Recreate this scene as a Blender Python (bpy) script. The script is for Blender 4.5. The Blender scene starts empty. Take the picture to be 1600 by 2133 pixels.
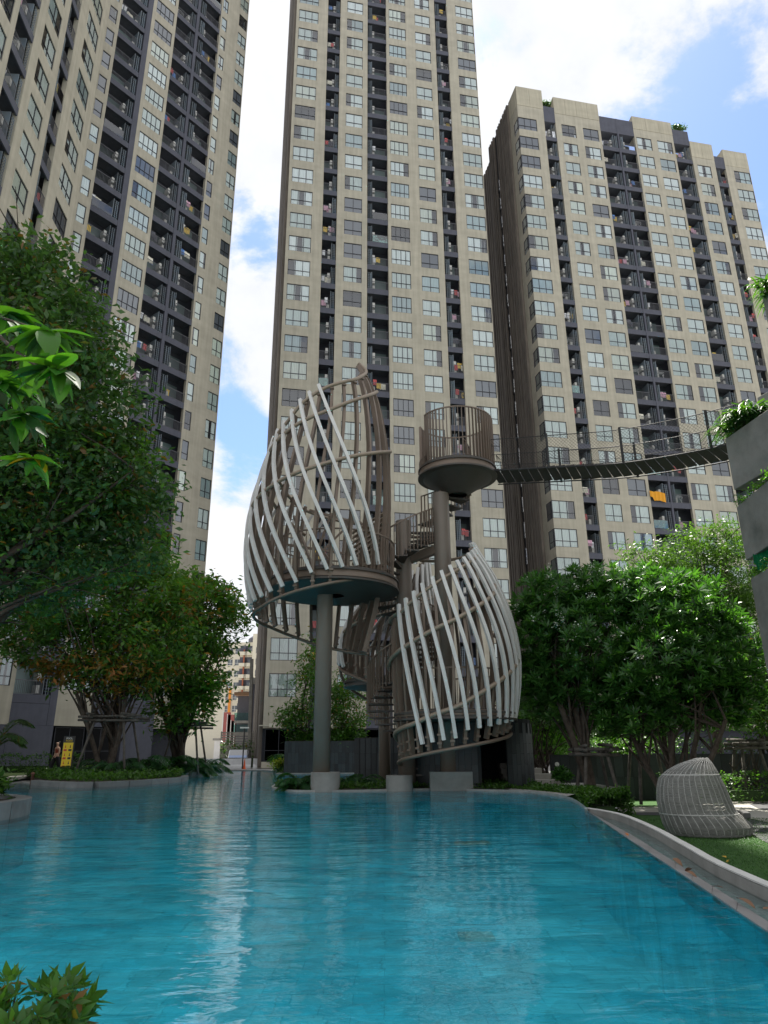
import bpy, bmesh, math, random
import numpy as np
from mathutils import Vector, Matrix
rad = math.radians
sc = bpy.context.scene
C = sc.collection

# ------------------------------------------------------------------ camera
H = 0.95
PITCH, ROLL, F = rad(18.917), rad(-0.3615), 1480.0
cp, sp = math.cos(PITCH), math.sin(PITCH)
FW = Vector((0, cp, sp)); U0 = Vector((0, -sp, cp)); X0 = Vector((1, 0, 0))
RT = math.cos(ROLL) * X0 + math.sin(ROLL) * U0
UP = -math.sin(ROLL) * X0 + math.cos(ROLL) * U0
cam = bpy.data.cameras.new('camera'); cam_o = bpy.data.objects.new('camera', cam)
C.objects.link(cam_o)
m = Matrix((RT, UP, -FW)).transposed().to_4x4(); m.translation = Vector((0, 0, H))
cam_o.matrix_world = m
cam.sensor_fit = 'VERTICAL'; cam.sensor_height = 36; cam.lens = F / 2133 * 36
cam.clip_start = 0.05; cam.clip_end = 3000
sc.camera = cam_o
sc.render.resolution_x, sc.render.resolution_y = 768, 1024

def ray(px, py): return FW + RT * ((px - 800) / F) - UP * ((py - 1066.5) / F)
def W(px, py, Y):
    d = ray(px, py); return Vector((0, 0, H)) + d * (Y / d.y)
def Wz(px, py, z):
    d = ray(px, py); return Vector((0, 0, H)) + d * ((z - H) / d.z)

# ------------------------------------------------------------------ light
SUN_EL, SUN_DX = rad(64), 0.10
sdir = Vector((SUN_DX, 1.0, 0)).normalized() * math.cos(SUN_EL) + Vector((0, 0, math.sin(SUN_EL)))
sl = bpy.data.lights.new('sun', 'SUN'); sl.energy = 5.0; sl.angle = rad(0.6); sl.color = (1.0, 0.95, 0.86)
so = bpy.data.objects.new('sun', sl); C.objects.link(so)
so.rotation_euler = sdir.to_track_quat('Z', 'Y').to_euler()
so.location = (0, 0, 150)

w = bpy.data.worlds.new('World'); sc.world = w; w.use_nodes = True
nt = w.node_tree; N = nt.nodes; L = nt.links
bg = N['Background']; bg.inputs['Strength'].default_value = 0.1
sky = N.new('ShaderNodeTexSky'); sky.sky_type = 'NISHITA'; sky.sun_disc = False
sky.sun_elevation = SUN_EL; sky.sun_rotation = math.atan2(sdir.x, sdir.y)
sky.air_density = 1.3; sky.dust_density = 0.6; sky.ozone_density = 2.0
tc = N.new('ShaderNodeTexCoord')
def wnoise(scale, detail, rough, dist, off):
    mp = N.new('ShaderNodeMapping'); mp.inputs['Location'].default_value = off
    mp.inputs['Scale'].default_value = (1, 1, 1.35)
    L.new(tc.outputs['Generated'], mp.inputs['Vector'])
    n = N.new('ShaderNodeTexNoise'); n.inputs['Scale'].default_value = scale
    n.inputs['Detail'].default_value = detail; n.inputs['Roughness'].default_value = rough
    n.inputs['Distortion'].default_value = dist
    L.new(mp.outputs['Vector'], n.inputs['Vector']); return n.outputs['Fac']
def wmath(op, a, b, clamp=False):
    n = N.new('ShaderNodeMath'); n.operation = op; n.use_clamp = clamp
    for i, v in enumerate((a, b)):
        if v is None: continue
        if isinstance(v, (int, float)): n.inputs[i].default_value = v
        else: L.new(v, n.inputs[i])
    return n.outputs[0]
n1 = wnoise(3.2, 10, 0.62, 0.25, (3.1, 0.7, 1.9))
n2 = wnoise(2.1, 6, 0.55, 0.0, (7.3, 2.2, 5.0))
dens = wmath('MULTIPLY_ADD', n1, 2.6); dens.node.inputs[2].default_value = -0.50
# gaps of blue sky between the clouds: direction, size, depth
for (px, py, k, a) in ((1580, 420, 110, .24), (1430, 250, 220, .12), (545, 490, 520, .5), (505, 895, 1100, .42),
                       (1330, 20, 160, .12), (2300, 100, 14, .2), (-900, -200, 12, .3)):
    d = ray(px, py).normalized()
    dt = N.new('ShaderNodeVectorMath'); dt.operation = 'DOT_PRODUCT'
    nm = N.new('ShaderNodeVectorMath'); nm.operation = 'NORMALIZE'
    L.new(tc.outputs['Generated'], nm.inputs[0]); L.new(nm.outputs[0], dt.inputs[0]); dt.inputs[1].default_value = d
    e = wmath('MULTIPLY', wmath('SUBTRACT', dt.outputs['Value'], 1.0), float(k) * 1.0)
    g = wmath('MULTIPLY', wmath('EXPONENT', e, None), -a)
    dens = wmath('ADD', dens, g)
rp = N.new('ShaderNodeValToRGB'); L.new(dens, rp.inputs[0])
rp.color_ramp.elements[0].position = 0.32; rp.color_ramp.elements[1].position = 0.60
rp.color_ramp.interpolation = 'EASE'
shade = N.new('ShaderNodeValToRGB'); L.new(wmath('ADD', wmath('MULTIPLY', n2, 0.55), wmath('MULTIPLY', n1, 0.45)), shade.inputs[0])
e = shade.color_ramp.elements; e[0].position = 0.36; e[0].color = (3.35, 3.5, 3.85, 1); e[1].position = 0.60; e[1].color = (4.95, 5.0, 5.1, 1)
boost = N.new('ShaderNodeMix'); boost.data_type = 'RGBA'; boost.blend_type = 'MULTIPLY'; boost.inputs[0].default_value = 1
L.new(sky.outputs[0], boost.inputs[6]); boost.inputs[7].default_value = (.66, .72, .86, 1)
mx = N.new('ShaderNodeMix'); mx.data_type = 'RGBA'
L.new(rp.outputs[0], mx.inputs[0]); L.new(boost.outputs[2], mx.inputs[6]); L.new(shade.outputs[0], mx.inputs[7])
L.new(mx.outputs[2], bg.inputs['Color'])
sc.view_settings.view_transform = 'Standard'; sc.view_settings.look = 'None'
sc.view_settings.exposure = 1.2; sc.view_settings.gamma = 1.0; sc.view_settings.use_curve_mapping = False
sc.cycles.caustics_refractive = True; sc.cycles.caustics_reflective = True; sc.cycles.max_bounces = 8; sc.cycles.transparent_max_bounces = 24
sc.cycles.transmission_bounces = 8

# ------------------------------------------------------------------ materials
MATS = {}
def mat(name, col, rough=0.7, metal=0.0, spec=0.5, var=0.0, vscale=3.0, bump=0.0, bscale=20.0,
        col2=None, streak=0.0, trans=0.0, coords='Object', objvar=0.0, coat=0.0, vstretch=(1, 1, 1)):
    if name in MATS: return MATS[name]
    mt = bpy.data.materials.new(name); mt.use_nodes = True; MATS[name] = mt
    t = mt.node_tree; n = t.nodes; l = t.links; b = n['Principled BSDF']
    b.inputs['Roughness'].default_value = rough; b.inputs['Metallic'].default_value = metal
    b.inputs['Specular IOR Level'].default_value = spec; b.inputs['Coat Weight'].default_value = coat
    c4 = (*col, 1); b.inputs['Base Color'].default_value = c4
    tcn = n.new('ShaderNodeTexCoord')
    out = None
    if var or col2 or streak or objvar:
        mp = n.new('ShaderNodeMapping'); mp.inputs['Scale'].default_value = vstretch
        l.new(tcn.outputs[coords], mp.inputs[0])
        ns = n.new('ShaderNodeTexNoise'); ns.inputs['Scale'].default_value = vscale; ns.inputs['Detail'].default_value = 6
        ns.inputs['Roughness'].default_value = .62
        l.new(mp.outputs[0], ns.inputs['Vector'])
        r = n.new('ShaderNodeValToRGB'); l.new(ns.outputs['Fac'], r.inputs[0])
        r.color_ramp.elements[0].position = 0.3; r.color_ramp.elements[1].position = 0.7
        lo = tuple(max(0, x * (1 - var)) for x in col); hi = col2 if col2 else tuple(min(1, x * (1 + var)) for x in col)
        if col2: lo = col
        r.color_ramp.elements[0].color = (*lo, 1); r.color_ramp.elements[1].color = (*hi, 1)
        out = r.outputs[0]
        if streak:
            m2 = n.new('ShaderNodeMapping'); m2.inputs['Scale'].default_value = (2.2, 2.2, 0.12)
            l.new(tcn.outputs[coords], m2.inputs[0])
            s2 = n.new('ShaderNodeTexNoise'); s2.inputs['Scale'].default_value = 1.6; s2.inputs['Detail'].default_value = 5
            l.new(m2.outputs[0], s2.inputs['Vector'])
            rr = n.new('ShaderNodeMapRange'); rr.inputs[1].default_value = .35; rr.inputs[2].default_value = .7
            rr.inputs[3].default_value = 1 - streak; rr.inputs[4].default_value = 1 + streak * .4
            l.new(s2.outputs['Fac'], rr.inputs[0])
            mm = n.new('ShaderNodeMix'); mm.data_type = 'RGBA'; mm.blend_type = 'MULTIPLY'; mm.inputs[0].default_value = 1
            l.new(out, mm.inputs[6]); l.new(rr.outputs[0], mm.inputs[7]); out = mm.outputs[2]
        if name.startswith('stucco'):
            m3 = n.new('ShaderNodeMapping'); m3.inputs['Scale'].default_value = (.3, .3, 1.3); l.new(tcn.outputs[coords], m3.inputs[0])
            s3 = n.new('ShaderNodeTexNoise'); s3.inputs['Scale'].default_value = .9; s3.inputs['Detail'].default_value = 3; l.new(m3.outputs[0], s3.inputs['Vector'])
            r3 = n.new('ShaderNodeMapRange'); r3.inputs[1].default_value = .38; r3.inputs[2].default_value = .62; r3.inputs[3].default_value = .945; r3.inputs[4].default_value = 1.04; l.new(s3.outputs['Fac'], r3.inputs[0])
            mm = n.new('ShaderNodeMix'); mm.data_type = 'RGBA'; mm.blend_type = 'MULTIPLY'; mm.inputs[0].default_value = 1
            l.new(out, mm.inputs[6]); l.new(r3.outputs[0], mm.inputs[7]); out = mm.outputs[2]
        if objvar:
            oi = n.new('ShaderNodeObjectInfo'); rr = n.new('ShaderNodeMapRange')
            rr.inputs[3].default_value = 1 - objvar; rr.inputs[4].default_value = 1 + objvar
            l.new(oi.outputs['Random'], rr.inputs[0])
            mm = n.new('ShaderNodeMix'); mm.data_type = 'RGBA'; mm.blend_type = 'MULTIPLY'; mm.inputs[0].default_value = 1
            l.new(out, mm.inputs[6]); l.new(rr.outputs[0], mm.inputs[7]); out = mm.outputs[2]
        l.new(out, b.inputs['Base Color'])
    if bump:
        nb = n.new('ShaderNodeTexNoise'); nb.inputs['Scale'].default_value = bscale; nb.inputs['Detail'].default_value = 5
        l.new(tcn.outputs[coords], nb.inputs['Vector'])
        bp = n.new('ShaderNodeBump'); bp.inputs['Strength'].default_value = bump; bp.inputs['Distance'].default_value = .02
        l.new(nb.outputs['Fac'], bp.inputs['Height']); l.new(bp.outputs[0], b.inputs['Normal'])
    return mt

def leaf_mat(name, c1, c2, c3=None, trans=0.45, rough=0.42, spec=0.5):
    """leaf: colour varies leaf by leaf (per connected island) and lets light through"""
    mt = bpy.data.materials.new(name); mt.use_nodes = True; MATS[name] = mt
    t = mt.node_tree; n = t.nodes; l = t.links; b = n['Principled BSDF']
    g = n.new('ShaderNodeNewGeometry'); r = n.new('ShaderNodeValToRGB')
    l.new(g.outputs['Random Per Island'], r.inputs[0])
    r.color_ramp.elements[0].color = (*c1, 1); r.color_ramp.elements[1].color = (*c2, 1)
    if c3:
        e = r.color_ramp.elements.new(0.93); e.color = (*c2, 1)
        r.color_ramp.elements[-1].color = (*c3, 1); r.color_ramp.elements[-1].position = 0.97
    l.new(r.outputs[0], b.inputs['Base Color']); b.inputs['Roughness'].default_value = rough
    b.inputs['Specular IOR Level'].default_value = spec
    tr = n.new('ShaderNodeBsdfTranslucent')
    mm = n.new('ShaderNodeMix'); mm.data_type = 'RGBA'; mm.blend_type = 'MULTIPLY'; mm.inputs[0].default_value = 1
    l.new(r.outputs[0], mm.inputs[6]); mm.inputs[7].default_value = (1.7, 1.9, 0.6, 1)
    l.new(mm.outputs[2], tr.inputs['Color'])
    ms = n.new('ShaderNodeMixShader'); ms.inputs[0].default_value = trans
    l.new(b.outputs[0], ms.inputs[1]); l.new(tr.outputs[0], ms.inputs[2])
    l.new(ms.outputs[0], n['Material Output'].inputs['Surface'])
    return mt

def glass_mat(name, tint, refl=0.12, rough=0.015, body=None, bodyw=0.0):
    mt = bpy.data.materials.new(name); mt.use_nodes = True; MATS[name] = mt
    t = mt.node_tree; n = t.nodes; l = t.links; n.remove(n['Principled BSDF'])
    tr = n.new('ShaderNodeBsdfTransparent'); tr.inputs[0].default_value = (*tint, 1)
    gl = n.new('ShaderNodeBsdfGlossy'); gl.inputs['Roughness'].default_value = rough
    lw = n.new('ShaderNodeFresnel'); lw.inputs['IOR'].default_value = 1.5
    ad = n.new('ShaderNodeMath'); ad.operation = 'MULTIPLY_ADD'; ad.inputs[1].default_value = 1.6; ad.inputs[2].default_value = refl
    ad.use_clamp = True
    l.new(lw.outputs[0], ad.inputs[0])
    tcn = n.new('ShaderNodeTexCoord'); nb = n.new('ShaderNodeTexNoise'); nb.inputs['Scale'].default_value = 1.4
    l.new(tcn.outputs['Object'], nb.inputs['Vector'])
    bp = n.new('ShaderNodeBump'); bp.inputs['Strength'].default_value = .05; bp.inputs['Distance'].default_value = .05
    l.new(nb.outputs['Fac'], bp.inputs['Height']); l.new(bp.outputs[0], gl.inputs['Normal'])
    first = tr
    if body:
        df = n.new('ShaderNodeBsdfDiffuse'); df.inputs[0].default_value = (*body, 1)
        m0 = n.new('ShaderNodeMixShader'); m0.inputs[0].default_value = bodyw
        l.new(tr.outputs[0], m0.inputs[1]); l.new(df.outputs[0], m0.inputs[2]); first = m0
    ms = n.new('ShaderNodeMixShader'); l.new(ad.outputs[0], ms.inputs[0])
    l.new(first.outputs[0], ms.inputs[1]); l.new(gl.outputs[0], ms.inputs[2])
    l.new(ms.outputs[0], n['Material Output'].inputs['Surface'])
    return mt

# ------------------------------------------------------------------ mesh helpers
class MB:
    def __init__(s): s.v = []; s.f = []; s.n = 0
    def add(s, vs, fs):
        s.v.extend(vs); s.f.extend([tuple(i + s.n for i in f) for f in fs]); s.n += len(vs)
    def box(s, x0, x1, y0, y1, z0, z1):
        s.add([(x0, y0, z0), (x1, y0, z0), (x1, y1, z0), (x0, y1, z0), (x0, y0, z1), (x1, y0, z1), (x1, y1, z1), (x0, y1, z1)],
              [(0, 3, 2, 1), (4, 5, 6, 7), (0, 1, 5, 4), (1, 2, 6, 5), (2, 3, 7, 6), (3, 0, 4, 7)]); return s
    def quad(s, a, b, c, d): s.add([tuple(a), tuple(b), tuple(c), tuple(d)], [(0, 1, 2, 3)]); return s
    def sweep(s, pts, prof, ups=None, closed=False, scale=None, caps=True):
        """sweep a closed 2-D profile along pts; ups: vector per point giving profile +x direction"""
        pts = [Vector(p) for p in pts]; n = len(pts); k = len(prof); vs = []
        prevx = None
        for i, p in enumerate(pts):
            t = (pts[(i + 1) % n] - pts[i - 1]) if closed else (pts[min(i + 1, n - 1)] - pts[max(i - 1, 0)])
            t.normalize()
            if ups: x = Vector(ups[i] if isinstance(ups, list) else ups)
            else:
                x = prevx if prevx else (Vector((0, 0, 1)) if abs(t.z) < .9 else Vector((1, 0, 0)))
            x = x - t * x.dot(t)
            if x.length < 1e-6: x = t.orthogonal()
            x.normalize(); prevx = x; y = t.cross(x); q = scale[i] if scale else 1.0
            for (a, b) in prof: vs.append(tuple(p + x * a * q + y * b * q))
        fs = []
        for i in range(n if closed else n - 1):
            j = (i + 1) % n
            for a in range(k):
                b = (a + 1) % k; fs.append((i * k + a, i * k + b, j * k + b, j * k + a))
        if caps and not closed: fs.append(tuple(range(k))[::-1]); fs.append(tuple((n - 1) * k + a for a in range(k)))
        s.add(vs, fs); return s
    def tube(s, pts, r, k=8, scale=None, closed=False):
        return s.sweep(pts, [(r * math.cos(2 * math.pi * a / k), r * math.sin(2 * math.pi * a / k)) for a in range(k)], scale=scale, closed=closed)
    def bar(s, a, b, wx, wy, up=(0, 0, 1)):
        return s.sweep([a, b], [(-wx / 2, -wy / 2), (wx / 2, -wy / 2), (wx / 2, wy / 2), (-wx / 2, wy / 2)], ups=up)
    def lathe(s, prof, k=32, c=(0, 0, 0), a0=0, a1=2 * math.pi):
        full = abs(a1 - a0 - 2 * math.pi) < 1e-6; m = k if full else k + 1; vs = []
        for j in range(m):
            a = a0 + (a1 - a0) * j / k
            for (r, z) in prof: vs.append((c[0] + r * math.cos(a), c[1] + r * math.sin(a), c[2] + z))
        p = len(prof); fs = []
        for j in range(k):
            q = (j + 1) % m
            for i in range(p - 1): fs.append((j * p + i, q * p + i, q * p + i + 1, j * p + i + 1))
        s.add(vs, fs); return s
    def mesh(s, name, mt=None, smooth=False):
        me = bpy.data.meshes.new(name); me.from_pydata(s.v, [], s.f)
        if mt: me.materials.append(mt)
        if smooth: me.polygons.foreach_set('use_smooth', [True] * len(me.polygons))
        me.update(); return me
    def build(s, name, mt=None, parent=None, smooth=False, bevel=0):
        o = bpy.data.objects.new(name, s.mesh(name, mt, smooth)); C.objects.link(o); o.parent = parent
        if bevel:
            b = o.modifiers.new('bevel', 'BEVEL'); b.width = bevel; b.segments = 2; b.limit_method = 'ANGLE'
        return o
def link(name, me, parent=None, loc=None, rot=None, scale=None):
    o = bpy.data.objects.new(name, me); C.objects.link(o); o.parent = parent
    if loc is not None: o.location = loc
    if rot is not None: o.rotation_euler = rot
    if scale is not None: o.scale = scale
    return o
def tag(o, label=None, cat=None, group=None, kind=None):
    if label: o['label'] = label
    if cat: o['category'] = cat
    if group: o['group'] = group
    if kind: o['kind'] = kind
    return o
def empty(name, loc, rz=0, **k):
    o = bpy.data.objects.new(name, None); C.objects.link(o); o.location = loc; o.rotation_euler = (0, 0, rz)
    o.empty_display_size = .2
    return tag(o, **k)
def tri_mesh(name, verts, faces, mt, smooth=False):
    """fast mesh from numpy verts (n,3) and quads (m,4)"""
    me = bpy.data.meshes.new(name); n = len(verts); mF, k = faces.shape
    me.vertices.add(n); me.vertices.foreach_set('co', np.asarray(verts, np.float32).ravel())
    me.loops.add(mF * k); me.loops.foreach_set('vertex_index', faces.astype(np.int32).ravel())
    me.polygons.add(mF); me.polygons.foreach_set('loop_start', np.arange(0, mF * k, k, dtype=np.int32))
    me.polygons.foreach_set('loop_total', np.full(mF, k, np.int32))
    if smooth: me.polygons.foreach_set('use_smooth', np.ones(mF, bool))
    me.materials.append(mt); me.update(calc_edges=True); return me
# ------------------------------------------------------------------ towers
M_tan = mat('stucco_tan', (0.45, 0.415, 0.33), .92, var=.08, vscale=.9, streak=.13, bump=.15, bscale=6)
M_tan2 = mat('stucco_tan_light', (0.47, 0.43, 0.33), .9, var=.06, vscale=.8, streak=.12)
M_slate = mat('paint_slate', (0.09, 0.093, 0.118), .85, var=.12, vscale=1.2, streak=.1)
M_slate2 = mat('slate_dark', (0.035, 0.038, 0.048), .9, var=.1)  # darker tone than the outer slate, for core and ground-floor walls
M_fin = mat('fin_brown', (0.165, 0.14, 0.115), .85, var=.18, vscale=.6, streak=.3)
M_fin2 = mat('fin_gap_dark', (0.06, 0.055, 0.06), .9, var=.1)
M_frame = mat('window_frame_dark', (0.025, 0.027, 0.035), .45)
M_rail = mat('balcony_rail', (0.13, 0.13, 0.14), .5, metal=.3)
M_curt = None
def curtain_mat(name, col, stripes=26.):
    mt = bpy.data.materials.new(name); mt.use_nodes = True; t = mt.node_tree; n = t.nodes; l = t.links; b = n['Principled BSDF']
    oi = n.new('ShaderNodeObjectInfo'); hs = n.new('ShaderNodeValToRGB'); l.new(oi.outputs['Random'], hs.inputs[0])
    a = hs.color_ramp.elements; a[0].color = (*[c * .78 for c in col], 1); a[1].color = (*[min(1, c * 1.12) for c in col], 1)
    l.new(hs.outputs[0], b.inputs['Base Color']); b.inputs['Roughness'].default_value = .9
    return mt
M_cur = [curtain_mat('curtain_white', (.90, .95, .92)), curtain_mat('curtain_cream', (.9, .9, .82)), curtain_mat('curtain_grey', (.60, .68, .70))]
M_darkin = mat('unlit_room_sheet', (0.03, 0.035, 0.045), .8)  # dark colour stands in for the unlit interior behind the glass
M_film = mat('grey_blind', (0.17, 0.18, 0.22), .6, objvar=.2, var=.03)
M_glass = glass_mat('window_glass', (.93, 1.0, .985), .11)
M_glassd = glass_mat('lobby_glass', (.12, .14, .14), -.06)
M_glassb = glass_mat('balustrade_glass', (.6, .85, .8), .10)
M_ac = mat('air_conditioner_shell', (.55, .54, .5), .5)
M_acd = mat('air_conditioner_grille', (.05, .05, .05), .6)
M_door = mat('sliding_door_curtain', (.10, .14, .135), .4, objvar=.8, var=.05)
R = random.Random(7)

def frame_mesh(wd, ht, cols, tr=.67, narrow=False):
    b = MB(); t = .045
    b.box(0, wd, .0, .07, -t, 0); b.box(0, wd, .0, .07, -ht, -ht + t)
    b.box(0, t, 0, .07, -ht + t, -t); b.box(wd - t, wd, 0, .07, -ht + t, -t)
    zt = -ht * tr
    for c in range(1, cols):
        x = wd * c / cols; b.box(x - t / 2, x + t / 2, .003, .067, -ht + t, -t)
    b.box(t, wd - t, -.004, .06, zt - t / 2, zt + t / 2)
    return b.mesh('window_frame', M_frame)
def curtain_mesh(wd, ht, x0, x1, mt, amp=.016, seed=0):
    r = random.Random(seed); n = max(6, int((x1 - x0) / .075)); vs = []; fs = []
    for i in range(n + 1):
        x = x0 + (x1 - x0) * i / n + r.uniform(-.015, .015); y = (amp if i % 2 else -amp) * r.uniform(.5, 1.3)
        vs += [(x, y, -.03), (x + r.uniform(-.02, .02), y * 1.3, -ht + .03)]
    for i in range(n): fs.append((2 * i, 2 * i + 1, 2 * i + 3, 2 * i + 2))
    b = MB(); b.add(vs, fs); return b.mesh('curtain', mt)
WIN = {}
def win_set(key, wd, ht, cols):
    if key in WIN: return WIN[key]
    d = dict(frame=frame_mesh(wd, ht, cols)); g = MB(); g.quad((0.03, 0, -ht + .03), (wd - .03, 0, -ht + .03), (wd - .03, 0, -.03), (0.03, 0, -.03))
    d['glass'] = g.mesh('glass', M_glass)
    dk = MB(); dk.quad((0, 0, -ht), (wd, 0, -ht), (wd, 0, 0), (0, 0, 0)); d['dark'] = dk.mesh('unlit_room_sheet', M_darkin)
    fl = MB(); fl.quad((0, 0, -ht), (wd, 0, -ht), (wd, 0, 0), (0, 0, 0)); d['film'] = fl.mesh('grey_blind', M_film)
    d['cur'] = []
    for i in range(3):
        for q, (a, b_) in enumerate(((0, 1), (0, 1), (0, .38), (.62, 1), (0, .72), (.3, 1))):
            d['cur'].append(curtain_mesh(wd, ht, wd * a, wd * b_, M_cur[i], seed=i * 9 + q))
    WIN[key] = d; return d
def window(parent, u, z, wd, ht, cols, key, rz=0, y=.04, rnd=None):
    d = win_set(key, wd, ht, cols); r = rnd or R
    o = link('window', d['frame'], parent, (u, y, z), (0, 0, rz))
    k = r.random()
    link('glass', d['glass'], o, (0, .03, 0))
    if k < .84:
        ci = 0 if r.random() < .72 else (1 if r.random() < .4 else 2); j = r.choice((0, 1, 0, 1, 4, 5)) if k < .74 else r.choice((2, 3))
        link('curtain', d['cur'][ci * 6 + j], o, (0, .06, 0))
        if j > 1:
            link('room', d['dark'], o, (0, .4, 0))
            if j in (2, 3): link('curtain', d['cur'][ci * 6 + (5 - j)], o, (0, .075, 0))
    elif k < .96: link('blind', d['film'], o, (0, .10, 0))
    else: link('room', d['dark'], o, (0, .4, 0))  # only a flat dark sheet, painting the interior's shade
    return o

BAL = {}
def bal_set(wd, shaft, side, dep=1.35):
    """meshes of one balcony bay; local x along facade 0..wd, +y inwards, z=0 floor top; side>0: service shaft on the right"""
    key = (round(wd, 2), round(shaft, 2), side)
    if key in BAL: return BAL[key]
    b = MB(); b.box(0, wd, .12, dep, -.2, 0); b.box(0, wd, .03, .12, -.43, .12)
    d = dict(slab=b.mesh('balcony', M_slate))
    ow = wd - shaft; x0 = 0 if side > 0 else shaft; x1 = x0 + ow
    r = MB(); r.box(x0 + .02, x1 - .02, .06, .10, 1.0, 1.04); r.box(x0 + .02, x1 - .02, .065, .095, .16, .19)
    n = max(4, int(ow / .115))
    for i in range(n + 1):
        x = x0 + .03 + (ow - .06) * i / n; w_ = .018 if i % 6 else .03; r.box(x - w_ / 2, x + w_ / 2, .07, .09, .19, 1.0)
    d['rail'] = r.mesh('railing', M_rail)
    dr = MB(); dr.box(x0 + .05, x0 + ow * .55, dep - .06, dep - .002, .03, 2.1); dr.box(x0 + ow * .55, x1 - .02, dep - .05, dep - .003, .03, 2.1)
    d['door'] = dr.mesh('sliding_door', M_door)
    if shaft > 0:
        s = MB(); sx0 = x1 if side > 0 else 0; sx1 = sx0 + shaft
        wx = sx0 + .001 if side > 0 else sx1 - .051
        s.box(wx, wx + .05, .13, dep - .01, .0, 2.14)
        for k in range(10): s.box(sx0 + .07, sx1 - .07, .07, .10, .16 + k * .2, .18 + k * .2)
        s.box(sx0 + shaft * .32, sx0 + shaft * .40, .05, .07, .12, 1.95); s.box(sx0 + shaft * .62, sx0 + shaft * .70, .05, .07, .12, 1.95)
        d['screen'] = s.mesh('service_screen', M_railp)
    a = MB(); a.box(-.38, .38, -.15, .15, 0, .55); a.box(-.28, .12, -.162, -.15, .08, .47)
    d['ac'] = a.mesh('air_conditioner', M_ac)
    gl = MB(); gl.box(x0 + .06, x1 - .06, .045, .055, .18, .98); d['glass'] = gl.mesh('balustrade_glass', M_glassb)
    BAL[key] = d; return d
M_railp = mat('service_screen_paint', (.17, .175, .17), .7, var=.3, vscale=1.5, objvar=.4, col2=(.12, .17, .22))
CLOTH = []
for i, c in enumerate(((.75, .76, .78), (.55, .12, .12), (.12, .25, .55), (.7, .5, .12), (.65, .4, .5), (.1, .1, .12), (.75, .72, .6))):
    mtc = mat('laundry_%d' % i, c, .9, var=.1); b = MB(); rr = random.Random(i)
    vs = []; fs = []; n = 5; wd = .28 + .05 * i
    for k in range(n + 1):
        for z in (0, -.25, -.55 - .06 * (k % 2)): vs.append((wd * k / n, rr.uniform(-.05, .05), z))
    for k in range(n):
        for j in range(2): fs.append((k * 3 + j, k * 3 + j + 1, k * 3 + 4 + j, k * 3 + 3 + j))
    b.add(vs, fs); CLOTH.append(b.mesh('laundry', mtc))
b = MB()
for x in (-.35, .35): b.bar((x, -.2, 0), (x, .2, .95), .025, .025, (1, 0, 0)); b.bar((x, .2, 0), (x, -.2, .95), .025, .025, (1, 0, 0))
for y in (-.2, -.07, .07, .2): b.bar((-.35, y, .95), (.35, y, .95), .02, .02)
RACK = b.mesh('drying_rack', mat('rack_white', (.7, .7, .7), .4))
def balcony(parent, u, z, wd, shaft, side, rnd, ac=True):
    d = bal_set(wd, shaft, side); o = link('balcony', d['slab'], parent, (u, 0, z))
    k = rnd.random()
    link('railing', d['rail'], o)
    if k > .9: link('balustrade_glass', d['glass'], o)
    if rnd.random() < .85: link('sliding_door', d['door'], o)
    if 'screen' in d: link('service_screen', d['screen'], o)
    if ac:
        x = (wd - shaft - .2) if side > 0 else (shaft + .2)
        rz = (math.pi / 2 if side < 0 else -math.pi / 2)
        for q in range(rnd.choice((1, 2, 2, 2))):
            link('air_conditioner', d['ac'], o, (x, .68, .25 + q * .8), (0, 0, rz), (.8, .8, .95))
    if rnd.random() < .40:
        x0 = .1 if side > 0 else shaft + .1
        for q in range(rnd.choice((1, 2, 3))):
            link('laundry', rnd.choice(CLOTH), o, (x0 + q * .33, rnd.uniform(.15, .5), rnd.uniform(1.0, 1.5)))
    elif rnd.random() < .18:
        x0 = (.5 if side > 0 else shaft + .5); link('drying_rack', RACK, o, (x0, .45, 0), (0, 0, rnd.uniform(-.4, .4)))
    return o

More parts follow.
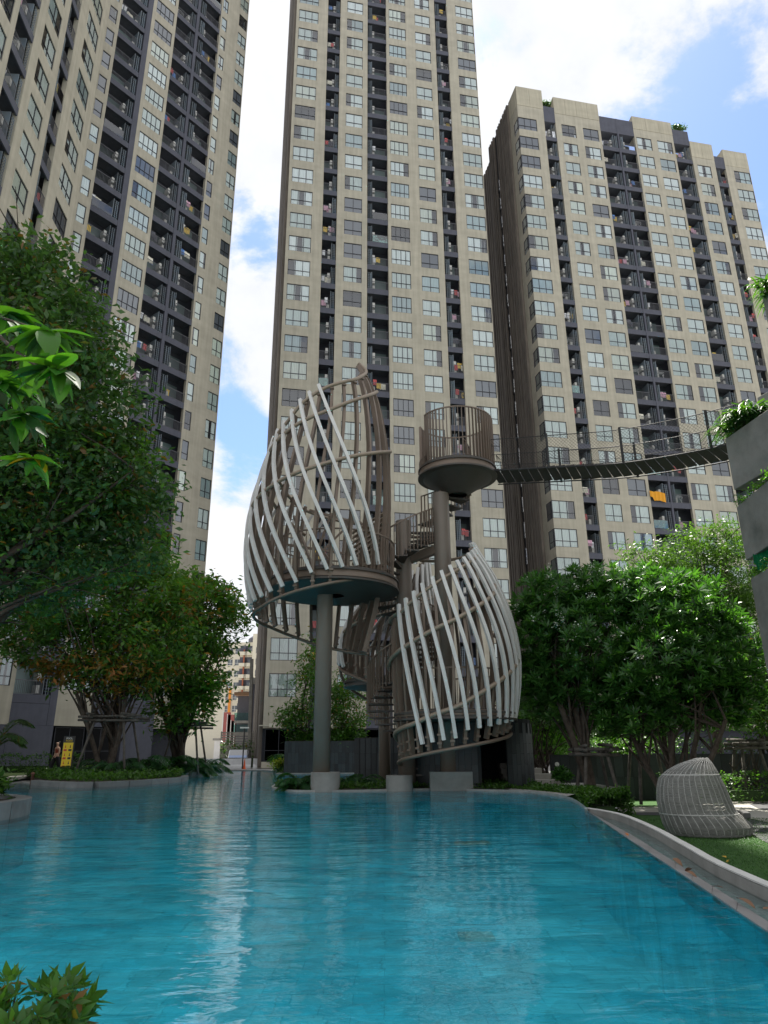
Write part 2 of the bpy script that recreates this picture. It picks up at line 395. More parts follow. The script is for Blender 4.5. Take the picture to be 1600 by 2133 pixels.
def tower(name, label, A, D, bays, FH, z0, zlast, uL, uR, depth, wh=1.78, zb=2.97, seed=1, ground=.15, ztop_core=None, opens=1.36):
    A = rad(A); rnd = random.Random(seed)
    T = empty(name, (-math.cos(A) * D, math.sin(A) * D, 0), rad(90) - A, label=label, cat='apartment building')
    for (kind, u0, u1, spec, zt, r0, par) in bays:
        nr = int((z0 - zlast) / FH) + 1
        if kind == 'w':
            b = MB(); es = [u0] + [x for s in spec for x in s[:2]] + [u1]
            zp = par if par else zt
            for i in range(0, len(es), 2):
                if es[i + 1] - es[i] > .02: b.box(es[i], es[i + 1], 0, .32, zb, zp)
            for (a, c, k) in spec:
                top = zp
                for r in range(r0, nr):
                    z = z0 - FH * r
                    if top - z > .01: b.box(a, c, .0, .32, z, top)
                    top = z - wh
                    window(T, a, z, c - a, wh, k, (round(c - a, 2), k), rnd=rnd)
                b.box(a, c, 0, .32, zb, top)
            b.build('wall', M_tan, T)
            # shadow-gap joints at each floor
            if par:
                q = MB(); n = max(2, int((u1 - u0) / 1.35))
                for i in range(n):
                    a = u0 + (u1 - u0) * i / n; q.box(a + (.012 if i else 0), u0 + (u1 - u0) * (i + 1) / n - (.012 if i < n - 1 else 0), -.03, .34, par + .01, zt)
                q.box(u0 + .02, u1 - .02, .342, 2.5, par + .01, zt - .05)
                q.build('parapet', M_tan2, T)
        else:
            for (a, c, sh, side) in spec:
                for r in range(r0, nr):
                    balcony(T, a, z0 - FH * r - 2.35, c - a, sh, side, rnd)
            b = MB(); es = [u0] + [x for s in spec for x in s[:2]] + [u1]
            for i in range(0, len(es), 2):
                if es[i + 1] - es[i] > .02: b.box(es[i], es[i + 1], .0, opens - .002, zb, zt)
            zl = z0 - FH * (nr - 1) - 2.8
            for (a, c, sh, side) in spec:
                b.box(a, c, .02, opens - .002, z0 - FH * r0 + .02, zt)
                b.box(a, c, .02, opens - .002, zb, zl)
            b.build('wall', M_slate, T)
    zt = ztop_core or max(b_[4] for b_ in bays) - 1.0
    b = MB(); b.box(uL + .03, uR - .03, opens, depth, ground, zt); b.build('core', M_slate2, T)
    return T

def side_fins(T, x, L0, L1, z0, z1, slots, wins, FH, s=-1, wrap=None, zlast=10):
    """ribbed side wall on the plane x, running inwards from L0 to L1"""
    b = MB(); g = MB(); y = L0; R_ = random.Random(5)
    g.box(min(x, x - s * .2), max(x, x - s * .2), L0, L1, z0, z1 - .02)
    while y < L1 - .2:
        w_ = R_.choice((.22, .3, .42)); inside = any(a - .05 < y + w_ / 2 < c + .05 for a, c in slots)
        if not inside: b.box(min(x + s * .01, x + s * .26), max(x + s * .01, x + s * .26), y, min(y + w_, L1), z0, z1)
        y += w_ + R_.choice((.14, .2, .3))
    b.build('ribbed_cladding', M_fin, T); g.build('wall', M_fin2, T)
    for (a, c) in slots:
        r = 0
        while wins - FH * r > zlast:
            z = wins - FH * r; wd = c - a
            d = win_set(('s', round(wd, 2)), wd, 1.75, 1)
            o = link('window', d['frame'], T, (x + s * .10, c, z), (0, 0, -math.pi / 2)); link('glass', d['glass'], o, (0, .03, 0)); link('blind', d['film'], o, (0, .06, 0))
            r += 1

# centre tower
ZT = 120.  # unseen upper storeys added so the tower's shadow covers the near pool
c_b = [('w', 2.3, 5.79, [(2.6, 4.73, 3)], ZT, -21, None), ('b', 5.79, 7.2, [(5.79, 7.2, .44, 1)], ZT - .4, -21, None),
       ('w', 7.2, 10.28, [(7.95, 9.75, 2)], ZT, -21, None), ('b', 10.28, 12.42, [(10.28, 12.42, .52, -1)], ZT - .4, -21, None),
       ('w', 12.42, 18.2, [(12.74, 14.69, 4), (15.79, 17.58, 2)], ZT, -21, None), ('b', 18.2, 19.7, [(18.2, 19.7, .56, -1)], ZT - .4, -21, None),
       ('w', 19.7, 22.95, [(20.78, 22.89, 3)], ZT, -21, None)]
T1 = tower('apartment_tower', 'tallest tan apartment tower in the middle, running out of the top of the picture', 78.31, 57.10, c_b, 2.78, 59.89, 6.9, 2.3, 22.95, 19, seed=11)
side_fins(T1, 2.3, .34, 19, .15, ZT, [(4.0, 5.0)], 59.89, 2.78, zlast=4)
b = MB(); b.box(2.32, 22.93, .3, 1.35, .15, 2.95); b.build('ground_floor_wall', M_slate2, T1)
b = MB(); b.box(2.31, 22.93, .0, .34, .1, .55); b.build('plinth', M_tan, T1)
_g = MB(); _g.quad((0.03, 0, -2.27), (2.07, 0, -2.27), (2.07, 0, -.03), (0.03, 0, -.03)); LG = _g.mesh('glass', M_glassd)
for i in range(9):
    u = 2.5 + i * 2.25
    d = win_set('lobby', 2.1, 2.3, 2); o = link('lobby_window', d['frame'], T1, (u, .1, 2.9)); link('glass', LG, o, (0, .03, 0))
def corner_side(T, x, y0, y1, FH, z0, zlast, ztop, r0):
    b = MB(); top = ztop; r = r0
    while z0 - FH * r > zlast:
        z = z0 - FH * r; b.box(x - .3, x - .001, .322, y1, z, top); top = z - 1.78
        d = win_set(('s', .9), .9, 1.78, 1); o = link('window', d['frame'], T, (x - .02, y0, z), (0, 0, math.pi / 2)); link('glass', d['glass'], o, (0, .03, 0))
        link('curtain', d['cur'][0], o, (0, .2, 0)); r += 1
    b.box(x - .3, x - .001, .322, y1, 2.97, top); b.build('wall', M_tan, T)
corner_side(T1, 22.95, .33, 1.34, 2.78, 59.89, 6.9, ZT, -21)
# right tower
r_b = [('w', 28.0, 31.25, [(28.0, 30.27, 3)], 75.9, 0, 73.0), ('b', 31.25, 32.65, [(31.25, 32.65, .5, 1)], 73.55, 0, None),
       ('w', 32.65, 38.38, [(33.38, 35.18, 2), (36.09, 38.07, 2)], 75.2, 0, 72.7), ('b', 38.38, 42.78, [(38.38, 40.55, .6, 1), (40.75, 42.78, .5, -1)], 73.5, 0, None),
       ('w', 42.78, 48.02, [(43.03, 44.99, 2), (45.75, 47.75, 2)], 74.35, 0, 72.4), ('b', 48.02, 50.2, [(48.02, 50.2, .66, 1)], 73.4, 0, None),
       ('w', 50.2, 53.22, [(50.72, 52.53, 2)], 71.9, 1, 69.5), ('b', 53.22, 54.6, [(53.22, 54.6, .6, -1)], 70.2, 1, None),
       ('w', 54.6, 57.95, [(55.66, 57.9, 3)], 71.45, 1, 69.0)]
T2 = tower('apartment_tower', 'shorter tan apartment tower on the right with stepped parapets and ribbed brown side wall', 78.69, 58.98, r_b, 2.79, 71.18, 6.0, 28.0, 57.95, 22, seed=23, ztop_core=70.0)
side_fins(T2, 28.0, 2.4, 9.0, .15, 75.6, [(3.9, 4.5), (6.3, 7.2)], 71.18 - 2.79, 2.79, zlast=6)
side_fins(T2, 28.0, 9.02, 22, .15, 73.3, [], 60, 2.79)
b = MB(); top = 75.9
for r in range(0, 24):
    z = 71.18 - 2.79 * r; b.box(28.0, 28.3, .322, 1.35, z, top - (3.0 if r == 0 else 0) if r else 72.98)
    window(T2, 28.0 - .0, z, 1.0, 1.78, 1, ('side', 1.0), rz=-math.pi / 2, y=1.33, rnd=R)
    top = z - 1.78
b.box(28.0, 28.3, .322, 1.35, .15, top); b.box(28.0, 28.3, 1.352, 2.395, .15, 72.98); b.build('wall', M_tan, T2)
b = MB(); b.box(27.98, 28.3, .36, 2.39, 73.0, 75.88); b.build('parapet', M_tan2, T2)
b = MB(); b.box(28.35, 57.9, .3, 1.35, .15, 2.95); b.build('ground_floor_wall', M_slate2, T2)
# left tower, main facade and near wing
l_b = [('w', 17.5, 22.0, [(18.2, 19.9, 2), (20.97, 21.71, 1)], 98, -10, None), ('b', 22.0, 25.0, [(22.0, 24.5, .55, 1)], 97.5, -10, None),
       ('w', 25.0, 27.6, [(25.35, 27.3, 4)], 98, -10, None), ('b', 27.6, 32.7, [(27.6, 29.85, .5, 1), (30.15, 32.7, .75, -1)], 97.5, -10, None),
       ('w', 32.7, 36.3, [(32.88, 33.55, 1), (35.1, 36.22, 2)], 98, -10, None)]
T3 = tower('apartment_tower', 'tan and slate apartment tower at the far left, leaning in over the trees', 38.38, 48.02, l_b, 2.8, 65.92, 6.9, 17.5, 36.3, 18, seed=37)
for a_, c_ in ((22.0, 25.0), (30.1, 32.7), (17.5, 21.98)):
    b = MB(); b.box(a_, c_, .0, .3, .15, 2.96); b.build('ground_floor_wall', M_slate, T3)
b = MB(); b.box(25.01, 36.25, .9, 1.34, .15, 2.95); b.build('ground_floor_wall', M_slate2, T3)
for u in (25.3, 27.6): 
    d = win_set('lobby', 2.1, 2.3, 2); o = link('lobby_window', d['frame'], T3, (u, .3, 2.9)); link('glass', LG, o, (0, .03, 0))
w_b = [('w', 24.0, 30.1, [(24.6, 26.4, 2), (27.6, 29.6, 2)], 70, -6, None), ('b', 30.1, 32.1, [(30.1, 32.1, .5, 1)], 70, -6, None),
       ('w', 32.1, 35.5, [(32.94, 34.78, 2)], 70, -6, None), ('b', 35.5, 36.9, [(35.5, 36.9, .4, -1)], 70, -6, None),
       ('w', 36.9, 41.2, [(38.13, 40.26, 3)], 70, -6, None)]
corner_side(T3, 36.3, .33, 1.34, 2.8, 65.92, 6.9, 98, -10)
T4 = tower('apartment_tower', 'near wing of the left tower, its windows steeply foreshortened at the top left corner', -4.49, 18.03, w_b, 2.8, 51.92, 6.9, 24.0, 41.2, 14, seed=41, zb=.2)
# ------------------------------------------------------------------ ground, pool
def V2(p): return (p[0], p[1])
def flat(name, pts, z, mt, kind='structure', parent=None):
    bm = bmesh.new(); vs = [bm.verts.new((x, y, z)) for x, y in pts]; es = [bm.edges.new((vs[i], vs[(i + 1) % len(vs)])) for i in range(len(vs))]
    bmesh.ops.triangle_fill(bm, use_beauty=True, edges=es, normal=(0, 0, 1)); bm.normal_update()
    for f in bm.faces:
        if f.normal.z < 0: f.normal_flip()
    me = bpy.data.meshes.new(name); bm.to_mesh(me); bm.free(); me.materials.append(mt)
    o = bpy.data.objects.new(name, me); C.objects.link(o); o.parent = parent
    if kind: o['kind'] = kind
    return o
def smoothline(pts, n=4, closed=False):
    P_ = [Vector(p) for p in pts]; out = []; m_ = len(P_)
    for i in range(m_ if closed else m_ - 1):
        if closed: p0, p1, p2, p3 = P_[i - 1], P_[i], P_[(i + 1) % m_], P_[(i + 2) % m_]
        else: p0, p1, p2, p3 = P_[max(i - 1, 0)], P_[i], P_[i + 1], P_[min(i + 2, m_ - 1)]
        for k in range(n):
            t = k / n; out.append(.5 * ((2 * p1) + (-p0 + p2) * t + (2 * p0 - 5 * p1 + 4 * p2 - p3) * t * t + (-p0 + 3 * p1 - 3 * p2 + p3) * t ** 3))
    if not closed: out.append(P_[-1])
    return out
px0 = lambda *a: [V2(Wz(x, y, 0)) for x, y in a]
lipA = [(1.45, .2)] + px0((1600, 1942), (1442, 1836), (1311, 1749), (1225, 1690))
isl = [V2(p) for p in smoothline([Vector((*p, 0)) for p in px0((1225, 1690), (1192, 1667), (1150, 1657), (1090, 1651), (1000, 1648), (900, 1646), (760, 1649), (660, 1650), (600, 1649), (566, 1643), (572, 1637))], 3)]
back = [(-2.9, 27.6), (-1.4, 28.6), (0.1, 28.9), (-.3, 31), (-1.3, 37), (-1.5, 42.5), (-6.15, 42.5), (-6.15, 45), (-7.2, 49), (-8.6, 53), (-11.6, 54)]
kerbB = px0((461, 1605), (440, 1610), (400, 1615), (374, 1618))
kerbA = px0((379, 1623), (370, 1628), (300, 1634), (230, 1638), (160, 1640), (80, 1635))
leftb = px0((45, 1632), (10, 1634)) + [(-19, 30), (-20, 12), (-16, .2)]
POOL = lipA + isl[1:] + back + kerbB + kerbA + leftb
def fbm_mat(name, stops, scale=3, rough=.8, bump=.2, bscale=30, coords='Object', detail=8, spec=.4):
    mt = bpy.data.materials.new(name); mt.use_nodes = True; MATS[name] = mt; t = mt.node_tree; n = t.nodes; l = t.links; b = n['Principled BSDF']
    tcn = n.new('ShaderNodeTexCoord'); ns = n.new('ShaderNodeTexNoise'); ns.inputs['Scale'].default_value = scale; ns.inputs['Detail'].default_value = detail
    ns.inputs['Roughness'].default_value = .65; l.new(tcn.outputs[coords], ns.inputs['Vector']); r = n.new('ShaderNodeValToRGB'); l.new(ns.outputs['Fac'], r.inputs[0])
    e = r.color_ramp.elements
    e[0].position, e[0].color = stops[0][0], (*stops[0][1], 1); e[1].position, e[1].color = stops[-1][0], (*stops[-1][1], 1)
    for p, c in stops[1:-1]: q = e.new(p); q.color = (*c, 1)
    l.new(r.outputs[0], b.inputs['Base Color']); b.inputs['Roughness'].default_value = rough; b.inputs['Specular IOR Level'].default_value = spec
    nb = n.new('ShaderNodeTexNoise'); nb.inputs['Scale'].default_value = bscale; nb.inputs['Detail'].default_value = 6; l.new(tcn.outputs[coords], nb.inputs['Vector'])
    bp = n.new('ShaderNodeBump'); bp.inputs['Strength'].default_value = bump; bp.inputs['Distance'].default_value = .03
    l.new(nb.outputs['Fac'], bp.inputs['Height']); l.new(bp.outputs[0], b.inputs['Normal']); return mt
M_pave = fbm_mat('paving_grey', [(.3, (.26, .25, .235)), (.7, (.38, .37, .35))], 2.5)
M_soil = fbm_mat('soil_dark', [(.3, (.02, .018, .012)), (.7, (.055, .045, .03))], 6)
M_grass = fbm_mat('turf_green', [(.25, (.022, .065, .012)), (.5, (.035, .10, .018)), (.75, (.05, .125, .022))], 5, .9, .6, 90)
M_grassl = fbm_mat('grass_lit', [(.3, (.10, .16, .045)), (.7, (.16, .22, .07))], 4, .9, .5, 80)  # brighter turf: the sunshine on the strip is put into its colour
M_conc = fbm_mat('concrete', [(.3, (.20, .195, .18)), (.7, (.32, .31, .29))], 2.2, .8, .15, 25)
M_concd = fbm_mat('concrete_weathered', [(.25, (.11, .115, .105)), (.5, (.19, .19, .175)), (.75, (.25, .245, .23))], 1.1, .85, .15, 25)
M_white = fbm_mat('white_coping', [(.3, (.5, .495, .47)), (.7, (.62, .61, .58))], 3, .6, .08, 20)
M_chan = fbm_mat('channel_stone', [(.3, (.33, .37, .37)), (.7, (.48, .51, .50))], 3, .6, .1)
M_stone = fbm_mat('lip_stone', [(.25, (.15, .14, .14)), (.5, (.23, .22, .22)), (.75, (.31, .30, .30))], 1.6, .45, .12, 14, spec=.5)

def tile_mat(name, c1, c2, grout, size=(.6, .3), wob=.05):
    mt = bpy.data.materials.new(name); mt.use_nodes = True; MATS[name] = mt; t = mt.node_tree; n = t.nodes; l = t.links; b = n['Principled BSDF']
    tcn = n.new('ShaderNodeTexCoord'); ns = n.new('ShaderNodeTexNoise'); ns.inputs['Scale'].default_value = 1.6; ns.inputs['Detail'].default_value = 3
    l.new(tcn.outputs['Object'], ns.inputs['Vector'])
    mp = n.new('ShaderNodeVectorMath'); mp.operation = 'MULTIPLY_ADD'; mp.inputs[1].default_value = (wob, wob, 0)
    l.new(ns.outputs['Color'], mp.inputs[0]); l.new(tcn.outputs['Object'], mp.inputs[2])
    br = n.new('ShaderNodeTexBrick'); br.inputs['Scale'].default_value = 1; br.inputs['Brick Width'].default_value = size[0]; br.inputs['Row Height'].default_value = size[1]
    br.inputs['Mortar Size'].default_value = .006; br.inputs['Color1'].default_value = (*c1, 1); br.inputs['Color2'].default_value = (*c2, 1); br.inputs['Mortar'].default_value = (*grout, 1)
    br.inputs['Bias'].default_value = -.1
    l.new(mp.outputs[0], br.inputs['Vector'])
    vo = n.new('ShaderNodeTexVoronoi'); vo.inputs['Scale'].default_value = 4.2; l.new(mp.outputs[0], vo.inputs['Vector']); vr = n.new('ShaderNodeMapRange'); vr.inputs[3].default_value = .62; vr.inputs[4].default_value = 1.25; l.new(vo.outputs['Color'], vr.inputs[0])
    vm = n.new('ShaderNodeMix'); vm.data_type = 'RGBA'; vm.blend_type = 'MULTIPLY'; vm.inputs[0].default_value = .8; l.new(br.outputs['Color'], vm.inputs[6]); l.new(vr.outputs[0], vm.inputs[7])
    n2 = n.new('ShaderNodeTexNoise'); n2.inputs['Scale'].default_value = 1.1; n2.inputs['Detail'].default_value = 8; n2.inputs['Roughness'].default_value = .7; l.new(tcn.outputs['Object'], n2.inputs['Vector'])
    rr = n.new('ShaderNodeMapRange'); rr.inputs[1].default_value = .3; rr.inputs[2].default_value = .7; rr.inputs[3].default_value = .66; rr.inputs[4].default_value = 1.2; l.new(n2.outputs['Fac'], rr.inputs[0])
    mm = n.new('ShaderNodeMix'); mm.data_type = 'RGBA'; mm.blend_type = 'MULTIPLY'; mm.inputs[0].default_value = 1; l.new(vm.outputs[2], mm.inputs[6]); l.new(rr.outputs[0], mm.inputs[7])
    l.new(mm.outputs[2], b.inputs['Base Color']); b.inputs['Roughness'].default_value = .5; return mt
M_tileb = tile_mat('pool_tile_blue', (.06, .68, .83), (.22, .88, .97), (.04, .46, .57))
M_tileg = tile_mat('pool_step_tile', (.30, .36, .37), (.40, .43, .42), (.18, .23, .25))

# ground sheet with the pool and the lower lawn cut out
RL = [(1.45, .2), (1.45, -12), (60, -12), (60, 26.2), (3.9, 26.2), (3.9, 24.0), (4.3, 21.0)]
hole = lipA[:1] + [(1.45, -12), (60, -12), (60, 26.2), (6.7, 26.2), (6.7, 22.3), (4.6, 20.6)] + [p for p in isl if p[1] > 19.2 and p[0] > 0][0:0]
bm = bmesh.new()
outer = [(-500, -12.02), (-500, 900), (700, 900), (700, -12.02)]
inner = [(1.45, .2)] + [(1.45, -12), (62, -12), (62, 26.2), (6.7, 26.2), (6.7, 21.4), (5.2, 19.6), (4.2, 17.6)] + \
        [p for p in isl if p[1] >= 16.9] + back + kerbB + kerbA + leftb
def ring(pts, z):
    vs = [bm.verts.new((x, y, z)) for x, y in pts]; return [bm.edges.new((vs[i], vs[(i + 1) % len(vs)])) for i in range(len(vs))]
es = ring(outer, .05) + ring(inner, .05)
bmesh.ops.triangle_fill(bm, use_beauty=True, edges=es, normal=(0, 0, 1))
for f in bm.faces:
    if f.normal.z < 0: f.normal_flip()
me = bpy.data.meshes.new('ground'); bm.to_mesh(me); bm.free(); me.materials.append(M_pave)
o = bpy.data.objects.new('ground', me); C.objects.link(o); tag(o, kind='structure')
flat('lawn', [(1.2, -12), (1.6, .2), (2.3, 4.5), (3.0, 9), (3.7, 13), (4.0, 16.6), (4.2, 17.6), (5.2, 19.6), (6.7, 21.4), (6.7, 26.2), (62, 26.2), (62, -12)], -.5, M_grass)
# pool basin
flat('pool_floor', POOL, -1.25, M_tileb)
b = MB()
for i in range(len(POOL)):
    a, c = POOL[i], POOL[(i + 1) % len(POOL)]; b.quad((*a, -1.26), (*c, -1.26), (*c, -.03), (*a, -.03))
tag(b.build('pool_wall', M_tileb), kind='structure')
b = MB()
for i in range(len(lipA) - 1, len(POOL)):
    a, c = POOL[i], POOL[(i + 1) % len(POOL)]; b.quad((*a, -.03), (*c, -.03), (*c, .05), (*a, .05))
tag(b.build('pool_rim', M_conc), kind='structure')
# shallow entry steps along the left kerb
kl = kerbA[1:] + leftb[:2]
for k, (off, z) in enumerate(((1.6, -.16), (3.2, -.36), (4.6, -.60), (6.0, -.85))):
    pts = [(x, y - off * (1 if x > -13 else 1.15)) for x, y in kl]
    b = MB()
    poly = kl + pts[::-1]
    flat('pool_step', poly, z - .001 * k, M_tileg if k < 2 else M_tileb)
    for i in range(len(pts) - 1): b.quad((*pts[i], -1.25), (*pts[i + 1], -1.25), (*pts[i + 1], z - .001 * k), (*pts[i], z - .001 * k))
    tag(b.build('pool_step_riser', M_tileg if k < 2 else M_tileb), kind='structure')

def water_mat(name, tint, bump=.35, refr=True):
    mt = bpy.data.materials.new(name); mt.use_nodes = True; MATS[name] = mt; t = mt.node_tree; n = t.nodes; l = t.links; n.remove(n['Principled BSDF'])
    tcn = n.new('ShaderNodeTexCoord'); mp = n.new('ShaderNodeMapping'); mp.inputs['Scale'].default_value = (.75, 1.5, 1); l.new(tcn.outputs['Object'], mp.inputs[0])
    a = n.new('ShaderNodeTexNoise'); a.inputs['Scale'].default_value = 3.2; a.inputs['Detail'].default_value = 3; a.inputs['Roughness'].default_value = .5; a.inputs['Distortion'].default_value = .6; l.new(mp.outputs[0], a.inputs['Vector'])
    c = n.new('ShaderNodeTexNoise'); c.inputs['Scale'].default_value = .8; c.inputs['Detail'].default_value = 2; l.new(mp.outputs[0], c.inputs['Vector'])
    ad0 = n.new('ShaderNodeMath'); ad0.operation = 'MULTIPLY_ADD'; ad0.inputs[1].default_value = 1.6; l.new(c.outputs['Fac'], ad0.inputs[0]); l.new(a.outputs['Fac'], ad0.inputs[2])
    f_ = n.new('ShaderNodeTexNoise'); f_.inputs['Scale'].default_value = 9; f_.inputs['Detail'].default_value = 2; f_.inputs['Distortion'].default_value = 1.0; l.new(mp.outputs[0], f_.inputs['Vector'])
    ad = n.new('ShaderNodeMath'); ad.operation = 'MULTIPLY_ADD'; ad.inputs[1].default_value = .16; l.new(f_.outputs['Fac'], ad.inputs[0]); l.new(ad0.outputs[0], ad.inputs[2])
    bp = n.new('ShaderNodeBump'); bp.inputs['Strength'].default_value = bump; bp.inputs['Distance'].default_value = .045; l.new(ad.outputs[0], bp.inputs['Height'])
    fr = n.new('ShaderNodeFresnel'); fr.inputs['IOR'].default_value = 1.33; l.new(bp.outputs[0], fr.inputs['Normal'])
    gl = n.new('ShaderNodeBsdfGlossy'); gl.inputs['Roughness'].default_value = .01; l.new(bp.outputs[0], gl.inputs['Normal'])
    rf = n.new('ShaderNodeBsdfRefraction'); rf.inputs['IOR'].default_value = 1.33; rf.inputs['Roughness'].default_value = .02; rf.inputs['Color'].default_value = (*tint, 1); l.new(bp.outputs[0], rf.inputs['Normal'])
    tr = n.new('ShaderNodeBsdfTransparent'); tr.inputs[0].default_value = (*tint, 1)
    m0 = n.new('ShaderNodeMixShader'); m0.inputs[0].default_value = .45; l.new(rf.outputs[0], m0.inputs[1]); l.new(tr.outputs[0], m0.inputs[2])
    ms = n.new('ShaderNodeMixShader'); l.new(fr.outputs[0], ms.inputs[0]); l.new(m0.outputs[0], ms.inputs[1]); l.new(gl.outputs[0], ms.inputs[2])
    l.new(ms.outputs[0], n['Material Output'].inputs['Surface']); return mt
M_water = water_mat('pool_water', (.68, .96, 1.0), .22)
flat('water', POOL, 0, M_water)
# overflow lip, channel and white-topped wall on the right
lipB = [(1.95, .2)] + px0((1600, 1909), (1442, 1812), (1311, 1731), (1227, 1688))
OE = empty('overflow_edge', (0, 0, 0), kind='structure'); rs_ = random.Random(8)
for i in range(len(lipA) - 1):
    A0, A1, B0_, B1_ = Vector((*lipA[i], 0)), Vector((*lipA[i + 1], 0)), Vector((*lipB[i], 0)), Vector((*lipB[i + 1], 0)); n = max(1, round((A1 - A0).length / .62))
    for k in range(n):
        u0, u1 = (k + .008) / n, (k + .992) / n; dz = rs_.uniform(-.003, .003); b = MB()
        a, c, d_, e_ = A0.lerp(A1, u0), A0.lerp(A1, u1), B0_.lerp(B1_, u1), B0_.lerp(B1_, u0)
        b.add([(a.x, a.y, .008 + dz), (c.x, c.y, .008 + dz), (d_.x, d_.y, -.028 + dz), (e_.x, e_.y, -.028 + dz), (a.x, a.y, -.2), (c.x, c.y, -.2), (d_.x, d_.y, -.3), (e_.x, e_.y, -.3)], [(0, 3, 2, 1), (0, 1, 5, 4), (1, 2, 6, 5), (2, 3, 7, 6), (3, 0, 4, 7)]); b.build('edge_stone', M_stone, OE)
wt = [V2(Wz(x, y, .03)) for x, y in ((1600, 1838), (1442, 1762), (1375, 1727), (1310, 1700), (1262, 1689), (1228, 1684))]
wt = [(2.45, .2)] + wt; wt = [V2(p) for p in smoothline([Vector((*p, 0)) for p in wt], 4)]; pr_ = [(-.05, -.55), (.05, -.55), (.05, .0), (-.05, .0)]
b = MB(); b.sweep([Vector((x, y, .025)) for x, y in wt], [(0, -.02), (0, -.095), (-.55, -.095), (-.55, -.02)], ups=(0, 0, 1)); o = b.build('channel_wall', M_conc)
tag(o, 'low curved concrete wall with a white top beside the overflow channel', 'wall')
b = MB(); b.sweep([Vector((x, y, .03)) for x, y in wt], [(.001, -.015), (.001, -.1), (.014, -.1), (.014, -.015)], ups=(0, 0, 1)); b.build('coping', M_white, o)
flat('channel_floor', lipB + wt[::-1], -.14, M_chan)
flat('channel_water', lipB + wt[::-1], -.065, water_mat('channel_water', (.85, .97, .97), .3))
# path on the right lawn
M_path = fbm_mat('path_concrete', [(.3, (.36, .34, .30)), (.7, (.48, .46, .42))], 2)
M_asph = fbm_mat('path_dark', [(.3, (.05, .05, .055)), (.7, (.09, .09, .095))], 8)
pz = lambda z, *a: [V2(Wz(x, y, z)) for x, y in a]
flat('path', pz(-.5, (1285, 1681), (1420, 1681), (1500, 1664), (1700, 1662), (1800, 1725), (1640, 1722), (1545, 1702), (1500, 1692), (1400, 1692), (1292, 1693)), -.494, M_path)
flat('path_dark', pz(-.5, (1300, 1693), (1440, 1692), (1540, 1702), (1610, 1718), (1750, 1780), (1700, 1800), (1600, 1757), (1555, 1735), (1480, 1702), (1330, 1698)), -.490, M_asph)
flat('path_patch', pz(-.5, (1562, 1676), (1585, 1672), (1700, 1672), (1700, 1700), (1620, 1692), (1580, 1685)), -.488, M_asph)
# left garden ground
bedA = kerbA + [Vector((*Wz(47, 1622, .12).xy,)).to_tuple()[:2] if False else V2(Wz(47, 1622, .12))] + pz(.12, (60, 1612), (200, 1612), (330, 1606), (400, 1606))
flat('planting_bed', kerbA + pz(.12, (47, 1619), (110, 1611), (250, 1609), (372, 1606)), .135, M_soil)
flat('planting_bed', kerbB + pz(.12, (380, 1612), (372, 1604), (460, 1600)), .14, M_soil)
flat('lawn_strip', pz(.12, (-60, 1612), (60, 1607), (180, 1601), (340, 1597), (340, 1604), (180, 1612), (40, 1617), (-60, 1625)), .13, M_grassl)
flat('garden_path', pz(.12, (-60, 1622), (40, 1616), (200, 1603), (340, 1598.5), (340, 1600), (200, 1606), (90, 1616), (-60, 1640)), .135, M_path)
def kerb(name, pts, label, h=.17, w_=.28, z=0, side=1):
    """separate kerb stones set end to end along a line"""
    L_ = [Vector((*p, 0)) for p in pts]; t = empty(name, L_[0], label=label, cat='kerb'); seg = 1.25
    ln = smoothline(L_, 6); cur = 0; acc = [0]
    for i in range(1, len(ln)): acc.append(acc[-1] + (ln[i] - ln[i - 1]).length)
    def at(s):
        for i in range(1, len(ln)):
            if acc[i] >= s: return ln[i - 1].lerp(ln[i], (s - acc[i - 1]) / max(1e-6, acc[i] - acc[i - 1]))
        return ln[-1]
    s = 0; k = 0; rr = random.Random(3)
    while s < acc[-1] - .1:
        e_ = min(s + seg, acc[-1]); ps = [at(s + .008 + (e_ - s - .016) * q / 3) for q in range(4)]
        b = MB(); dz = rr.uniform(-.004, .004)
        b.sweep([p + Vector((0, 0, z + dz)) - L_[0] for p in ps], [(h, -.02 * side), (h, w_ * side), (-.12, w_ * side), (-.12, -.02 * side)], ups=(0, 0, 1))
        b.build('kerb_stone', M_kerb, t); s = e_
    return t
M_kerb = mat('kerb_stone', (.15, .155, .155), .7, var=.25, vscale=2, objvar=.12, bump=.2)
kerb('stone_kerb', kerbA, 'long pale kerb of stone blocks between the pool and the palm bed', side=-1)
kerb('stone_kerb', kerbB, 'short far kerb of stone blocks curving round the tree bed', side=-1)
# round planter at the left
pc = Vector((-9.3, 12.6, 0)); 
t = empty('round_planter', pc, label='round low stone planter with a leafy shrub at the left edge of the pool', cat='planter')
for i in range(20):
    a0, a1 = 2 * math.pi * i / 20 + .004, 2 * math.pi * (i + 1) / 20 - .004; b = MB()
    pr = [(3.15, -.8), (3.15, .27), (2.88, .27), (2.88, -.8), (3.15, -.8)]; b.lathe(pr, 4, a0=a0, a1=a1)
    b.add([(r_ * math.cos(a), r_ * math.sin(a), z_) for a in (a0, a1) for r_, z_ in pr[:4]], [(0, 1, 2, 3), (7, 6, 5, 4)])
    b.build('planter_block', M_kerb, t)
b = MB(); b.lathe([(0, .2), (2.88, .2)], 24); b.build('soil', M_soil, t)
